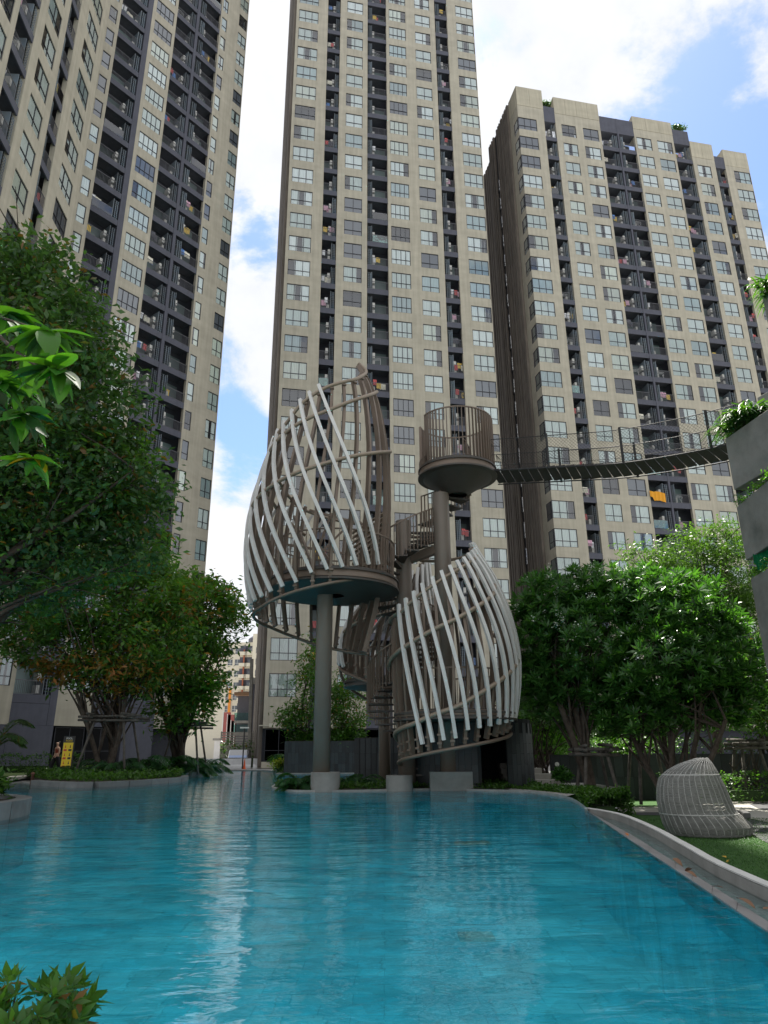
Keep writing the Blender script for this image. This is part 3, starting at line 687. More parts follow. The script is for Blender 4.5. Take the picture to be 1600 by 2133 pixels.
# ------------------------------------------------------------------ climbing tower
M_brown = mat('steel_brown', (.17, .128, .096), .5, metal=.25, var=.12, vscale=1.2, bump=.05)
M_brown2 = mat('steel_brown_pale', (.26, .205, .15), .45, metal=.15, var=.1)
M_slat = mat('slat_white', (.63, .62, .59), .5, var=.08, vscale=2.5, streak=.12)
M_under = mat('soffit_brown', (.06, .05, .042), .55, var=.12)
CT = empty('climbing_tower', (0.5, 21.8, .1), label='brown and white climbing tower of ribbed pods, columns, spiral stairs and a lookout', cat='play structure')
CTI = Vector(CT.location)
def ct(b, name, mt, parent=None, smooth=False, bevel=0):
    """build with world coordinates, parented to the tower"""
    if parent is None or parent is CT:
        b.v = [(x - CTI.x, y - CTI.y, z - CTI.z) for x, y, z in b.v]; return b.build(name, mt, CT, smooth, bevel)
    pw = CTI + Vector(parent.location) if parent.parent is CT else Vector(parent.location)
    b.v = [(x - CTI.x, y - CTI.y, z - CTI.z) for x, y, z in b.v]; return b.build(name, mt, parent, smooth, bevel)
def interp(tab, x):
    if x <= tab[0][0]: return tab[0][1]
    for (a, va), (c, vc) in zip(tab, tab[1:]):
        if x <= c: return va + (vc - va) * (x - a) / (c - a)
    return tab[-1][1]
def cage(Yc, sil, zt, zb, ribs, slats, rings, nm, slat_rate, dense=1.0, slat_top=.12):
    """sil: (py, pxL, pxR); zt, zb: tables angle->z; ribs: angles; slats: bottom angles"""
    rows = []
    for (py, a, c) in sil:
        l_, r_ = W(a, py, Yc), W(c, py, Yc); rows.append(((l_.z + r_.z) / 2, (l_.x + r_.x) / 2, (r_.x - l_.x) / 2))
    rows.sort(); cx = [(z, x) for z, x, r in rows]; cr = [(z, r) for z, x, r in rows]
    def smooth(tab, z): return sum(interp(tab, z + .8 * (k - 4) / 4) for k in range(9)) / 9
    def S(phi, z, off=0):
        r = max(.05, smooth(cr, z) + off); a = rad(phi)
        return Vector((smooth(cx, z) + r * math.cos(a), Yc + r * math.sin(a), z))
    def nrm(phi, z):
        a = rad(phi); return Vector((math.cos(a), math.sin(a), 0))
    # rings
    hub = None
    for k, (tab, rr) in enumerate(rings):
        a0, a1 = tab[0][0], tab[-1][0]; n = max(8, int(abs(a1 - a0) / 6)); pts = [S(a0 + (a1 - a0) * i / n, interp(tab, a0 + (a1 - a0) * i / n), -.02) for i in range(n + 1)]
        b = MB(); b.tube(pts, rr, 10)
        o = ct(b, 'pod_cage' if k == 0 else 'ring_tube', M_brown2 if k else M_brown, None if k == 0 else hub, True)
        if k == 0: hub = o; 
    for phi in ribs:
        z0, z1 = interp(zb, phi), interp(zt, phi)
        if z1 - z0 < .4: continue
        n = 16; pts = []; ups = []
        for i in range(n + 1): z = z0 + (z1 - z0) * i / n; pts.append(S(phi, z, -.16)); ups.append(nrm(phi, z))
        b = MB(); b.sweep(pts, [(-.075, -.042), (.075, -.042), (.075, .042), (-.075, .042)], ups=ups)
        for zz in (z0 + .12, z0 + .34, z1 - .15):
            p_ = S(phi, zz, -.075); nn_ = nrm(phi, zz); tt_ = Vector((-nn_.y, nn_.x, 0)); b.bar(p_ - tt_ * .065, p_ + tt_ * .065, .05, .09, (0, 0, 1))
        ct(b, 'rib', M_brown, hub)
    for pb in slats:
        z0 = interp(zb, pb) + .34 - .16 * (math.cos(rad(pb)) < 0); pts = []; ups = []; z = z0; n = 26
        # find the top where the slat meets the upper rim
        zz = z0
        while zz < 16 and zz < interp(zt, pb - slat_rate * (zz - z0)): zz += .04
        z1 = zz + slat_top
        for i in range(n + 1):
            z = z0 + (z1 - z0) * i / n; ph = pb - slat_rate * (z - z0); pts.append(S(ph, z, .02)); ups.append(nrm(ph, z))
        b = MB(); b.sweep(pts, [(-.045, -.05), (.045, -.05), (.045, .05), (-.045, .05)], ups=ups); so_ = ct(b, 'slat', M_slat, hub)
    return hub, S
Zp = lambda x, y, Y: W(x, y, Y).z
YA = 21.5
A_sil = [(740, 606, 736), (757, 608, 748), (797, 606, 781), (839, 598, 797), (900, 581, 809), (950, 562, 817), (1000, 545, 820), (1050, 528, 821), (1100, 517, 820), (1165, 512, 813), (1240, 518, 803), (1285, 526, 792), (1345, 545, 775), (1400, 560, 760)]
yf = lambda ph, px, py, r=1.6, Yc=21.5: (ph, Zp(px, py, Yc + r * math.sin(rad(ph))))
A_zt = [(-360, 8.2), (-300, 8.6), (-240, 9.2), yf(-180, 575, 935), yf(-150, 600, 905), yf(-135, 618, 880), yf(-123, 643, 845), yf(-111, 665, 825), yf(-95, 690, 805), yf(-60, 715, 786), yf(-38, 731, 773), yf(-20, 745, 766), yf(10, 763, 757), (30, 13.7)]
A_zb = [yf(-310, 745, 1360, 2.2), yf(-270, 659, 1349, 2.3), yf(-240, 594, 1327, 2.3), yf(-215, 537, 1307, 2.3), yf(-180, 527, 1284, 2.3), yf(-140, 556, 1257, 2.3), yf(-120, 594, 1238, 2.3), yf(-90, 659, 1215, 2.3), yf(-62, 732, 1202, 2.3), yf(-20, 804, 1198, 2.3), (10, 6.05)]
A_zb = [(-345, A_zb[0][1] - .15)] + A_zb
ringsA = [([(a, z - .05) for a, z in A_zb], .05), ([(a, z - .06) for a, z in A_zt[1:-1]] + [(22, 13.85)], .055),
          ([(-250, 8.2), (-180, Zp(560, 985, 21.5)), (-150, Zp(590, 935, 20.8)), (-90, Zp(700, 865, 20.0)), (-20, Zp(785, 817, 21.0))], .06),
          ([(-250, 6.6), (-180, Zp(525, 1085, 21.5)), (-140, Zp(580, 1025, 20)), (-90, Zp(690, 973, 19.5)), (-8, Zp(820, 943, 21.3))], .06)]
hubA, SA = cage(YA, A_sil, A_zt, A_zb, [-344 + 14.2 * i for i in range(25)], [-31 - 11.6 * k for k in range(17)], ringsA, 'upper', 12.6)
YB = 21.6
B_sil = [(1125, 850, 968), (1137, 845, 979), (1170, 832, 1012), (1246, 815, 1047), (1322, 808, 1074), (1391, 808, 1083), (1444, 811, 1081), (1512, 818, 1068), (1560, 826, 1060), (1595, 832, 1050)]
yb = lambda ph, px, py, r=1.85: yf(ph, px, py, r, 21.6)
B_zt = [(-360, 6.6), (-300, 5.8), (-240, 5.3), yb(-190, 815, 1290), yb(-145, 833, 1267), yb(-124, 866, 1232), yb(-109, 892, 1210), yb(-95, 919, 1190), yb(-77, 945, 1171), yb(-65, 960, 1160), yb(-30, 980, 1141), yb(0, 985, 1139), (30, 7.3)]
B_zb = [(-360, 2.4), (-270, 1.6), yb(-180, 827, 1583), yb(-135, 865, 1569), yb(-90, 945, 1551), yb(-45, 1030, 1534), yb(0, 1070, 1520), (40, 1.95)]
lowr = lambda d: [(a, z + d) for a, z in B_zb if a >= -180]
ringsB = [([(-200, B_zb[2][1] - .12)] + [(a, z - .08) for a, z in B_zb[2:7]] + [(20, 1.7)], .05),
          ([(-230, 3.2), (-180, Zp(810, 1388, 21.6)), (-135, Zp(865, 1343, 20.3)), (-90, Zp(945, 1290, 19.8)), (-40, Zp(1030, 1235, 20.5)), (0, 6.9)], .065),
          ([(-220, 1.2), (-180, Zp(811, 1530, 21.6)), (-135, Zp(865, 1508, 20.2)), (-90, Zp(945, 1470, 19.7)), (-40, Zp(1040, 1400, 20.2)), (0, Zp(1076, 1355, 21.6)), (40, 4.6)], .065),
          ([(-200, B_zt[3][1] - .15)] + [(a, z - .1) for a, z in B_zt[4:12]] + [(120, 7.0)], .05)]
hubB, SB = cage(YB, B_sil, B_zt, B_zb, [-345 + 12.5 * i for i in range(28)], [-124 + 10.6 * k for k in range(17)], ringsB, 'lower', 6.3)
YC_ = 25.6
C_sil = [(1175, 850, 900), (1230, 770, 905), (1300, 716, 908), (1370, 700, 905), (1430, 712, 890), (1470, 720, 880)]
C_zt = [(-360, 8.0), (-300, 7.9), (-240, 6.5), (-180, 6.2), (-90, 7.0), (0, 8.1), (30, 8.1)]
C_zb = [(-360, 3.0), (-180, Zp(703, 1392, 25.6)), (-90, 3.2), (0, 3.6), (30, 3.6)]
ringsC = [([(-270, 2.6), (-200, 3.4), (-180, Zp(703, 1388, 25.6)), (-90, 3.05), (0, 3.4)], .05), ([(-230, 5.4), (-180, 5.0), (-90, 5.6), (0, 6.6)], .06)]
hubC, SC = cage(YC_, C_sil, C_zt, C_zb, [-340 + 15 * i for i in range(22)], [-150 - 12 * k for k in range(10)] + [-40 + 12 * k for k in range(5)], ringsC, 'rear', 14)

def railing(b, pts, h, spacing_r=.012, flatw=.0):
    pass
def ring_railing(name, cx, cy, r, z, h, phi0, phi1, n, parent=None, flat_=False, slope=0.0):
    b = MB(); pts = []
    for i in range(n + 1):
        a = rad(phi0 + (phi1 - phi0) * i / n); zz = z + slope * i / n
        p = Vector((cx + r * math.cos(a), cy + r * math.sin(a), zz)); pts.append(p + Vector((0, 0, h)))
        u = Vector((math.cos(a), math.sin(a), 0))
        b.sweep([p, p + Vector((0, 0, h))], ([(-.045, -.008), (.045, -.008), (.045, .008), (-.045, .008)] if flat_ else [(-.01, -.01), (.01, -.01), (.01, .01), (-.01, .01)]), ups=u)
    b.sweep(pts, [(-.02, -.02), (.02, -.02), (.02, .02), (-.02, .02)], ups=(0, 0, 1))
    return ct(b, name, M_brown, parent)
def platform(cx, cy, r, z, fasc, dish, name='platform', col_r=.3, lip=.07, a0=0, a1=2 * math.pi):
    b = MB(); b.lathe([(0.02, z), (r, z), (r, z - .05), (r + lip, z - .05), (r + lip, z - .11), (r, z - .11), (r, z - fasc), (r + lip * 1.2, z - fasc), (r + lip * 1.2, z - fasc - .05), (r - .1, z - fasc - .08), (col_r, z - fasc - dish)], 48, c=(cx, cy, 0))
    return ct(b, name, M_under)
def fasc(cx, cy, r, z0, z1):
    b = MB(); b.lathe([(r, z0), (r, z1), (r - .02, z1), (r - .02, z0), (r, z0)], 48, c=(cx, cy, 0)); return b
pA = Vector((W(696, 1245, 21.5).x, 21.5, 0)); pf = platform(pA.x, pA.y, 1.92, 6.08, .34, .14)
ct(fasc(pA.x, pA.y, 1.955, 5.78, 6.02), 'fascia', M_brown, pf, True)
ring_railing('railing', pA.x, pA.y, 1.84, 6.08, 1.12, -175, 20, 44, pf); ring_railing('railing', pA.x, pA.y, 1.84, 6.08, 1.12, 60, 170, 24, pf)
def column(x, y, r, z0, z1, cap=True):
    b = MB(); b.lathe([(.0, z0), (r, z0), (r, z1), (r * 1.0, z1 + .001), (0, z1)], 28, c=(x, y, 0)); return ct(b, 'column', M_col, None, True)
M_col = mat('column_brown', (.19, .155, .125), .5, metal=.1, var=.08, vscale=.8, bump=.04, streak=.06)
colA = Wz(671, 1625, .3); colA = Vector((-1.83, 21.5, 0))
def plain_col(x, y, r, z0, z1):
    o = column(x, y, r, z0, z1)
    for p in o.data.polygons:
        if abs(p.normal.z) > .9: p.use_smooth = False
    return o
plain_col(colA.x, colA.y, .245, .5, 5.85)
bx, by = W(840, 1100, 22.6).x, 22.6
plain_col(bx, by, .26, .1, 8.35)
lx, ly = W(921, 1130, 22.0).x, 22.0
plain_col(lx, ly, .27, .1, 9.1)
# lookout
ox = W(953, 1000, 22).x
pl = platform(ox, 22.0, 1.24, 9.98, .30, .62, 'lookout_platform', .3, .06)
ct(fasc(ox, 22.0, 1.265, 9.70, 9.93), 'fascia', M_brown, pl, True)
ring_railing('railing', ox, 22.0, 1.22, 9.98, 1.72, -150, 165, 54, pl, True)
ring_railing('railing', ox, 22.0, 1.22, 9.98, .25, 165, 210, 10, pl, True)
# beam
b = MB(); b.bar((bx + .2, by, 7.05), (lx - .2, ly, 7.2), .28, .2, (0, 0, 1)); b.bar((bx + .2, by, 7.9), (lx, ly, 7.35), .03, .03); ct(b, 'beam', M_brown)
# spiral stairs
def spiral(cx, cy, r0, r1, z0, z1, phi1, rate, rise=.185, rail=1.05, parent=None, bars=3):
    """phi1: angle at the top; rate: degrees per metre going down (negative turns through the front)"""
    n = int((z1 - z0) / rise); b = MB(); cen = MB(); cen.bar((cx, cy, z0), (cx, cy, z1), .04, .04); core = ct(cen, 'spiral_stair', M_brown, parent)
    top = []; rb = MB()
    for i in range(n):
        z = z1 - rise * i; a = rad(phi1 + rate * (z1 - z)); d = rad(rate * rise); hw = abs(d) * .62
        b = MB(); vs = []
        for zz in (z, z - .05):
            for (r_, aa) in ((r0, a - hw), (r1, a - hw), (r1, a + hw), (r0, a + hw)): vs.append((cx + r_ * math.cos(aa), cy + r_ * math.sin(aa), zz))
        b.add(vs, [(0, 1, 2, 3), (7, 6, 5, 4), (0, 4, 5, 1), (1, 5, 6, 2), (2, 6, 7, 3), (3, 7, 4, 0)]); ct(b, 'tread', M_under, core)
        for k in range(bars):
            aa = a + d * (k / bars - .5); zz = z - rise * (k / bars - .5)
            p = Vector((cx + r1 * math.cos(aa), cy + r1 * math.sin(aa), zz - .08)); q = p + Vector((0, 0, rail + .1)); top.append(q)
            rb.sweep([p, q], [(-.028, -.009), (.028, -.009), (.028, .009), (-.028, .009)], ups=Vector((math.cos(aa), math.sin(aa), 0)))
    rb.sweep(top, [(-.02, -.02), (.02, -.02), (.02, .02), (-.02, .02)], ups=(0, 0, 1)); ct(rb, 'railing', M_brown, core)
    return core
spiral(bx, by, .27, 1.18, .15, 8.0, 12, -98)
spiral(lx, ly, .28, 1.05, 8.0, 9.6, -35, 120)
# inner floors of the pods
pB = Vector((SB(0, 1.9).x - 1.7, YB, 0)); cxB = W(946, 1450, YB).x
o = platform(cxB, YB, 1.72, 2.15, .22, .04, col_r=.05); ct(fasc(cxB, YB, 1.75, 1.98, 2.12), 'fascia', M_brown, o, True)
ring_railing('railing', cxB, YB, 1.62, 2.15, 1.1, -170, 150, 60, o)
cxC = W(800, 1370, YC_).x; o = platform(cxC, YC_, 1.35, 3.45, .2, .25, col_r=.1)
ring_railing('railing', cxC, YC_, 1.3, 3.45, 1.0, 30, 330, 50, o)
plain_col(cxC, YC_, .2, .1, 3.2)
# climbing nets and planks inside the upper pod: a fan of timber treads and diagonal braces
fan = MB(); fan.bar((pA.x + .9, 21.9, 6.2), (pA.x + .9, 21.9, 8.2), .06, .06); hubF = ct(fan, 'plank_fan', M_brown)
for i in range(9):
    z = 6.6 + i * .17; b = MB(); a = rad(30 + i * 5)
    b.bar((pA.x + .55, 21.6, z - .3), (pA.x + 1.55 + .02 * i, 22.3, z + .7), .14, .03, (0, -1, .3)); ct(b, 'plank', M_brown2, hubF)
for (x0, y0, z0, x1, y1, z1) in ((-1.2, .3, 6.3, .3, .9, 8.1), (-.6, -.3, 6.3, -1.4, .6, 8.4), (.2, .5, 6.3, -.9, 1.0, 7.9), (-1.5, .2, 7.3, .9, .2, 6.9), (-.9, .6, 8.6, .9, .3, 8.0), (-1.0, 1.1, 6.3, -.2, .9, 8.6)):
    b = MB(); b.bar((pA.x + x0, 21.5 + y0, z0), (pA.x + x1, 21.5 + y1, z1), .07, .07); ct(b, 'brace', M_brown)
# concrete feet
def foot(name, x, y, r, h, label, z=-.3, box=None):
    b = MB()
    if box: b.box(-box[0] / 2, box[0] / 2, 0, box[1], z, h)
    else: b.lathe([(0, h), (r - .02, h), (r, h - .02), (r, z)], 32)
    o = b.build(name, M_concd, None, not box); o.location = (x, y, 0); 
    if not box:
        for p in o.data.polygons: p.use_smooth = abs(p.normal.z) < .5
    tag(o, label, 'concrete base'); return o
foot('column_base', colA.x + .12, 21.5, .42, .52, 'round pale concrete base under the free-standing column of the upper pod')
foot('column_base', bx - .25, by - 1.0, .38, .42, 'small round concrete base at the foot of the spiral stair')
foot('concrete_block', W(944, 1640, 21.0).x, 21.4, 0, .50, 'rectangular concrete block at the water edge under the lower pod', box=(1.2, .5))

# tile-clad drum under the lower pod
M_tile = mat('tile_charcoal', (.028, .034, .036), .5, var=.25, vscale=2, objvar=.35, spec=.35)
M_tileback = mat('grout_dark', (.012, .014, .015), .8)
hut = empty('tiled_room', (W(973, 1500, 23.7).x, 23.7, 0), label='dark tile-clad round room with an open doorway beneath the lower pod', cat='service room')
TP = MB(); TP.box(-.088, .088, -.012, .012, 0, .58); TPm = TP.mesh('wall_tile', M_tile)
b = MB(); d0, d1 = rad(-86), rad(-60)
for (a0, a1) in ((d1, rad(200)), (rad(-160), d0)):
    b.lathe([(1.98, -.2), (1.98, 1.98), (1.85, 1.98), (1.85, -.2)], 24, c=(0, 0, 0), a0=a0, a1=a1)
b.build('wall', M_tileback, hut)
b = MB(); b.lathe([(0, .1), (1.9, .1)], 24); b.build('floor', M_conc, hut); b = MB(); b.lathe([(0, 1.9), (1.9, 1.9)], 24); b.build('ceiling', M_tileback, hut)
k = 0
for i in range(70):
    a = rad(-176 + i * 5.28)
    if d0 - .02 < a < d1 + .0 or a > rad(35): continue
    for j in range(4):
        z = -.2 + j * .592 + (.3 if i % 2 else 0) - .3
        if z > 1.5: continue
        link('wall_tile', TPm, hut, (1.995 * math.cos(a), 1.995 * math.sin(a), z), (0, 0, a + math.pi / 2))
# tiled planter behind
def tiled_box(label, cx, cy, w_, d_, h, z=-.1):
    t = empty('tiled_planter', (cx, cy, 0), label=label, cat='planter'); b = MB(); b.box(-w_ / 2, w_ / 2, 0, d_, z, h); b.build('wall', M_tileback, t)
    n = int(w_ / .2)
    P_ = MB(); P_.box(-.094, .094, -.02, -.002, 0, (h - z) / 3 - .008); pm = P_.mesh('wall_tile', M_tile)
    for i in range(n):
        for j in range(3): link('wall_tile', pm, t, (-w_ / 2 + .1 + i * w_ / n, 0, z + j * (h - z) / 3))
    b = MB(); b.box(-w_ / 2 + .1, w_ / 2 - .1, .1, d_ - .1, h, h + .02); b.build('soil', M_soil, t); return t
tiled_box('dark tiled planter with small trees behind the slim column', W(678, 1600, 42.6).x, 42.6, 4.7, 3.0, 1.75)
tiled_box('dark tiled planter wall between the stair and the lower pod', W(790, 1600, 30).x + .25, 29.0, 2.4, 2.0, 1.6)
# ------------------------------------------------------------------ vegetation
def orient(n, rng, droop=.2, flat=.5):
    d = rng.normal(size=(n, 3)); d[:, 2] = d[:, 2] * .55 - droop; d /= np.linalg.norm(d, axis=1)[:, None]
    up = rng.normal(size=(n, 3)) * flat; up[:, 2] += 1.0
    s = np.cross(d, up); s /= np.maximum(np.linalg.norm(s, axis=1), 1e-6)[:, None]
    return d, s
def leaf_quads(p, d, s, ln, wd, fold=.0):
    """one folded leaf = 4-vertex diamond"""
    n = len(p); v = np.empty((n, 4, 3)); up = np.cross(s, d)
    ln = np.broadcast_to(np.asarray(ln, float).reshape(-1, 1), (n, 1)); wd = np.broadcast_to(np.asarray(wd, float).reshape(-1, 1), (n, 1))
    v[:, 0] = p; v[:, 1] = p + d * ln * .5 + s * wd + up * wd * fold; v[:, 2] = p + d * ln - up * ln * .12; v[:, 3] = p + d * ln * .5 - s * wd + up * wd * fold
    return v.reshape(-1, 3), np.arange(n * 4).reshape(n, 4)
def clump_points(vols, nclump, rng, shell=.55):
    """vols: (cx,cy,cz,rx,ry,rz,weight); centres mostly near the surface of each ellipsoid"""
    wts = np.array([v[6] for v in vols], float); wts /= wts.sum(); idx = rng.choice(len(vols), nclump, p=wts)
    q = rng.normal(size=(nclump, 3)); q /= np.linalg.norm(q, axis=1)[:, None]
    r = shell + (1 - shell) * rng.random(nclump) ** .7; r = np.where(rng.random(nclump) < .25, rng.random(nclump) ** .5, r)
    c = np.array([v[:3] for v in vols])[idx]; e = np.array([v[3:6] for v in vols])[idx]
    return c + q * r[:, None] * e, q
def crown(parent, vols, nclump, per, crad, ln, wd, mt, seed, droop=.25, mode='cloud', shell=.55, name='crown', lnvar=.3):
    rng = np.random.default_rng(seed); c, q = clump_points(vols, nclump, rng, shell)
    pv = np.array(parent.location)
    if mode == 'cloud':
        sc_ = np.repeat(crad * rng.uniform(.5, 1.35, nclump), per)
        p = np.repeat(c, per, 0) + rng.normal(size=(nclump * per, 3)) * sc_[:, None] * np.array([.55, .55, .38])
        d, s = orient(len(p), rng, droop)
        L_ = ln * rng.uniform(1 - lnvar, 1 + lnvar, len(p)); v, f = leaf_quads(p, d, s, L_, wd * L_ / ln)
    elif mode in ('rosette', 'palm5'):
        # each clump: rosettes of long leaves round an upward axis
        k = per; ax = q * .7 + rng.normal(size=q.shape) * .25; ax[:, 2] = np.abs(ax[:, 2]) * .6 + .55
        if mode == 'palm5': ax = rng.normal(size=q.shape) * .5; ax[:, 2] -= .1
        ax /= np.linalg.norm(ax, axis=1)[:, None]
        t1 = np.cross(ax, rng.normal(size=ax.shape)); t1 /= np.linalg.norm(t1, axis=1)[:, None]; t2 = np.cross(ax, t1)
        a = (np.arange(k) * 2.399)[None, :] + rng.uniform(0, 6, (nclump, 1)); el = np.linspace(.15, 1.15, k)[None, :] + rng.normal(size=(nclump, k)) * .12
        d = (np.cos(a)[..., None] * t1[:, None] + np.sin(a)[..., None] * t2[:, None]) * np.cos(el)[..., None] + ax[:, None] * np.sin(el)[..., None]
        s = np.cross(d, np.broadcast_to(ax[:, None], d.shape)); s /= np.maximum(np.linalg.norm(s, axis=2), 1e-6)[..., None]
        szs = rng.uniform(.7, 1.25, (nclump, 1)); p = np.repeat(c, k, 0) + (d * ln * .06).reshape(-1, 3)
        L_ = (ln * szs * np.ones((1, k))).ravel() * rng.uniform(.8, 1.15, nclump * k)
        v, f = leaf_quads(p, d.reshape(-1, 3), s.reshape(-1, 3), L_, wd * L_ / ln)
    me = tri_mesh(name, v - pv, f, mt); o = link(name, me, parent); return o, c
def limbs(parent, base, c, nb, r0, mt, seed, fork=.35, name='trunk', stems=1, spread=.3, sink=.15, twigs=0):
    """trunk with limbs that end at clump centres c (world coordinates)"""
    rng = random.Random(seed); b = MB(); base = Vector(base); pl_ = Vector(parent.location)
    top = Vector((np.mean(c[:, 0]), np.mean(c[:, 1]), np.min(c[:, 2])))
    H_ = max(.5, (np.percentile(c[:, 2], 60) - base.z))
    for s in range(stems):
        off = Vector((rng.uniform(-spread, spread), rng.uniform(-spread, spread), 0)) if stems > 1 else Vector((0, 0, 0))
        f = base + off + Vector(((top.x - base.x) * .35 + off.x * 2, (top.y - base.y) * .35 + off.y * 2, H_ * fork * rng.uniform(.85, 1.2)))
        st = base + off * .35; mid = st.lerp(f, .5) + Vector((rng.uniform(-.1, .1), rng.uniform(-.1, .1), 0)) * r0 * 4
        pts = smoothline([st - Vector((0, 0, sink)), st, mid, f], 4)
        b.tube([p - pl_ for p in pts], r0 / (1 + .35 * (stems - 1)), 9, scale=[1.25 - .55 * i / (len(pts) - 1) for i in range(len(pts))])
        for k in range(nb // stems):
            e = Vector(c[rng.randrange(len(c))]); st2 = pts[rng.randrange(len(pts) // 2, len(pts))]
            m1 = st2.lerp(e, .35) + Vector((rng.uniform(-.2, .2), rng.uniform(-.2, .2), .25)) * (e - st2).length * .3
            m2 = st2.lerp(e, .7) + Vector((rng.uniform(-.2, .2), rng.uniform(-.2, .2), .2)) * (e - st2).length * .2
            q = smoothline([st2, m1, m2, e], 3); rr = r0 * rng.uniform(.28, .5) / (1 + .2 * (stems - 1))
            b.tube([p - pl_ for p in q], rr, 6, scale=[1 - .85 * i / (len(q) - 1) for i in range(len(q))])
            for z in range(twigs):
                t0 = q[rng.randrange(2, len(q))]; e2 = t0 + Vector((rng.uniform(-1, 1), rng.uniform(-1, 1), rng.uniform(-.2, .8))) * (e - st2).length * .22
                b.tube([t0 - pl_, (t0.lerp(e2, .5) + Vector((0, 0, .04))) - pl_, e2 - pl_], rr * .25, 4, scale=[1, .7, .3])
    return b.build(name, mt, parent, True)
M_bark = fbm_mat('bark_brown', [(.3, (.028, .021, .016)), (.7, (.085, .068, .052))], 5, .95, .8, 18)
M_barkg = fbm_mat('bark_grey', [(.3, (.045, .04, .034)), (.7, (.12, .11, .095))], 5, .95, .7, 18)
L_dark = leaf_mat('leaf_dark', (.034, .074, .028), (.066, .135, .044), (.15, .08, .025), .42, .36)
L_mid = leaf_mat('leaf_mid', (.045, .105, .024), (.09, .19, .035), (.24, .11, .02), .5)
L_orange = leaf_mat('leaf_orange', (.09, .085, .016), (.30, .115, .02), None, .4)
L_bright = leaf_mat('leaf_bright', (.035, .105, .012), (.085, .21, .022), None, .5)
L_feath = leaf_mat('leaf_feathery', (.045, .10, .022), (.085, .165, .035), None, .45)
L_plum = leaf_mat('leaf_rosette', (.028, .088, .022), (.062, .165, .034), (.10, .22, .04), .42, .33)
L_hedge = leaf_mat('leaf_hedge', (.022, .068, .012), (.07, .16, .022), None, .42)
L_yel = leaf_mat('leaf_yellow', (.16, .22, .02), (.42, .42, .05), None, .5)
L_near = leaf_mat('leaf_near', (.035, .12, .012), (.10, .26, .02), None, .55, .3)
M_flower = mat('flower_white', (.75, .78, .66), .7)
def ell(px, py, rx, ry, Y, w_=None, dy=None):
    c = W(px, py, Y); k = (Y * cp + (c.z - H) * sp) / F; rx_, rz_ = rx * k, ry * k
    return (c.x, c.y, c.z, rx_, dy if dy else (rx_ + rz_) / 2, rz_, w_ if w_ else rx * ry)
def tree(label, base, vols, nclump, per, crad, ln, wd, leaf, bark=M_bark, seed=1, nb=14, r0=.15, stems=1, mode='cloud', shell=.55, extra=None, fork=.35, spread=.3, droop=.25, name='tree', group=None, twigs=1):
    t = empty(name, base, label=label, cat='tree', group=group)
    o, c = crown(t, vols, nclump, per, crad, ln, wd, leaf, seed, droop, mode, shell)
    if extra:
        for (m_, vv, n_, p_, l_, w_, md) in extra: crown(t, vv, n_, p_, crad, l_, w_, m_, seed + 7, droop, md, shell, name='crown')
    limbs(t, base, c, nb, r0, bark, seed, fork, stems=stems, spread=spread, twigs=twigs)
    return t
# big tree reaching in from the left
volsA = [ell(-60, 640, 230, 150, 12.5), ell(90, 600, 120, 110, 12), ell(160, 700, 105, 100, 12), ell(60, 820, 230, 190, 12), ell(215, 860, 85, 110, 12.5), ell(240, 1010, 120, 110, 13), ell(80, 1010, 210, 150, 12.5),
         ell(20, 560, 80, 75, 12), ell(260, 1130, 90, 70, 13), ell(60, 1170, 200, 110, 13), ell(-80, 900, 250, 300, 13), ell(300, 1035, 62, 62, 13)]
tree('big dark-leaved tree filling the left side of the picture above the palm bed', (-8.6, 12.6, .2), volsA, 1750, 22, .36, .15, .036, L_dark, seed=3, nb=60, r0=.2, fork=.4,
     extra=[(L_mid, volsA[5:10], 330, 22, .15, .034, 'cloud')], twigs=3)
# two supported trees on the far left kerb
volsB = [ell(200, 1240, 190, 90, 31), ell(120, 1330, 140, 70, 31), ell(280, 1330, 140, 90, 31), ell(330, 1240, 110, 80, 32), ell(230, 1400, 120, 50, 31), ell(60, 1270, 120, 90, 30), ell(200, 1170, 150, 60, 31)]
tB = tree('spreading tree with orange-tinged leaves held up by a timber frame on the palm bed', tuple(Wz(232, 1560, .2).xy) + (.2,) if False else (W(225, 1580, 31).x, 31, .15), volsB, 900, 22, .55, .30, .055, L_mid, seed=5, nb=36, r0=.21, stems=4, spread=.38, fork=.42,
     extra=[(L_orange, [ell(250, 1400, 160, 45, 30.5), ell(380, 1260, 60, 40, 31.5), ell(150, 1390, 100, 30, 30.5)], 85, 20, .28, .05, 'cloud')], twigs=1)
volsC = [ell(420, 1290, 95, 90, 36), ell(395, 1400, 90, 80, 36), ell(380, 1480, 80, 45, 36), ell(450, 1270, 60, 70, 36), ell(350, 1340, 70, 90, 36), ell(400, 1210, 60, 35, 36)]
tC = tree('rounder dark green tree right of the orange-tinged tree, at the end of the far kerb', (W(378, 1590, 37).x, 37, .15), volsC, 620, 22, .5, .30, .06, L_mid, seed=9, nb=26, r0=.24, stems=2, spread=.3, fork=.3,
     extra=[(L_orange, [ell(430, 1270, 70, 40, 36)], 22, 18, .28, .05, 'cloud'), (L_bright, [ell(415, 1430, 40, 25, 35)], 14, 20, .3, .06, 'cloud')])
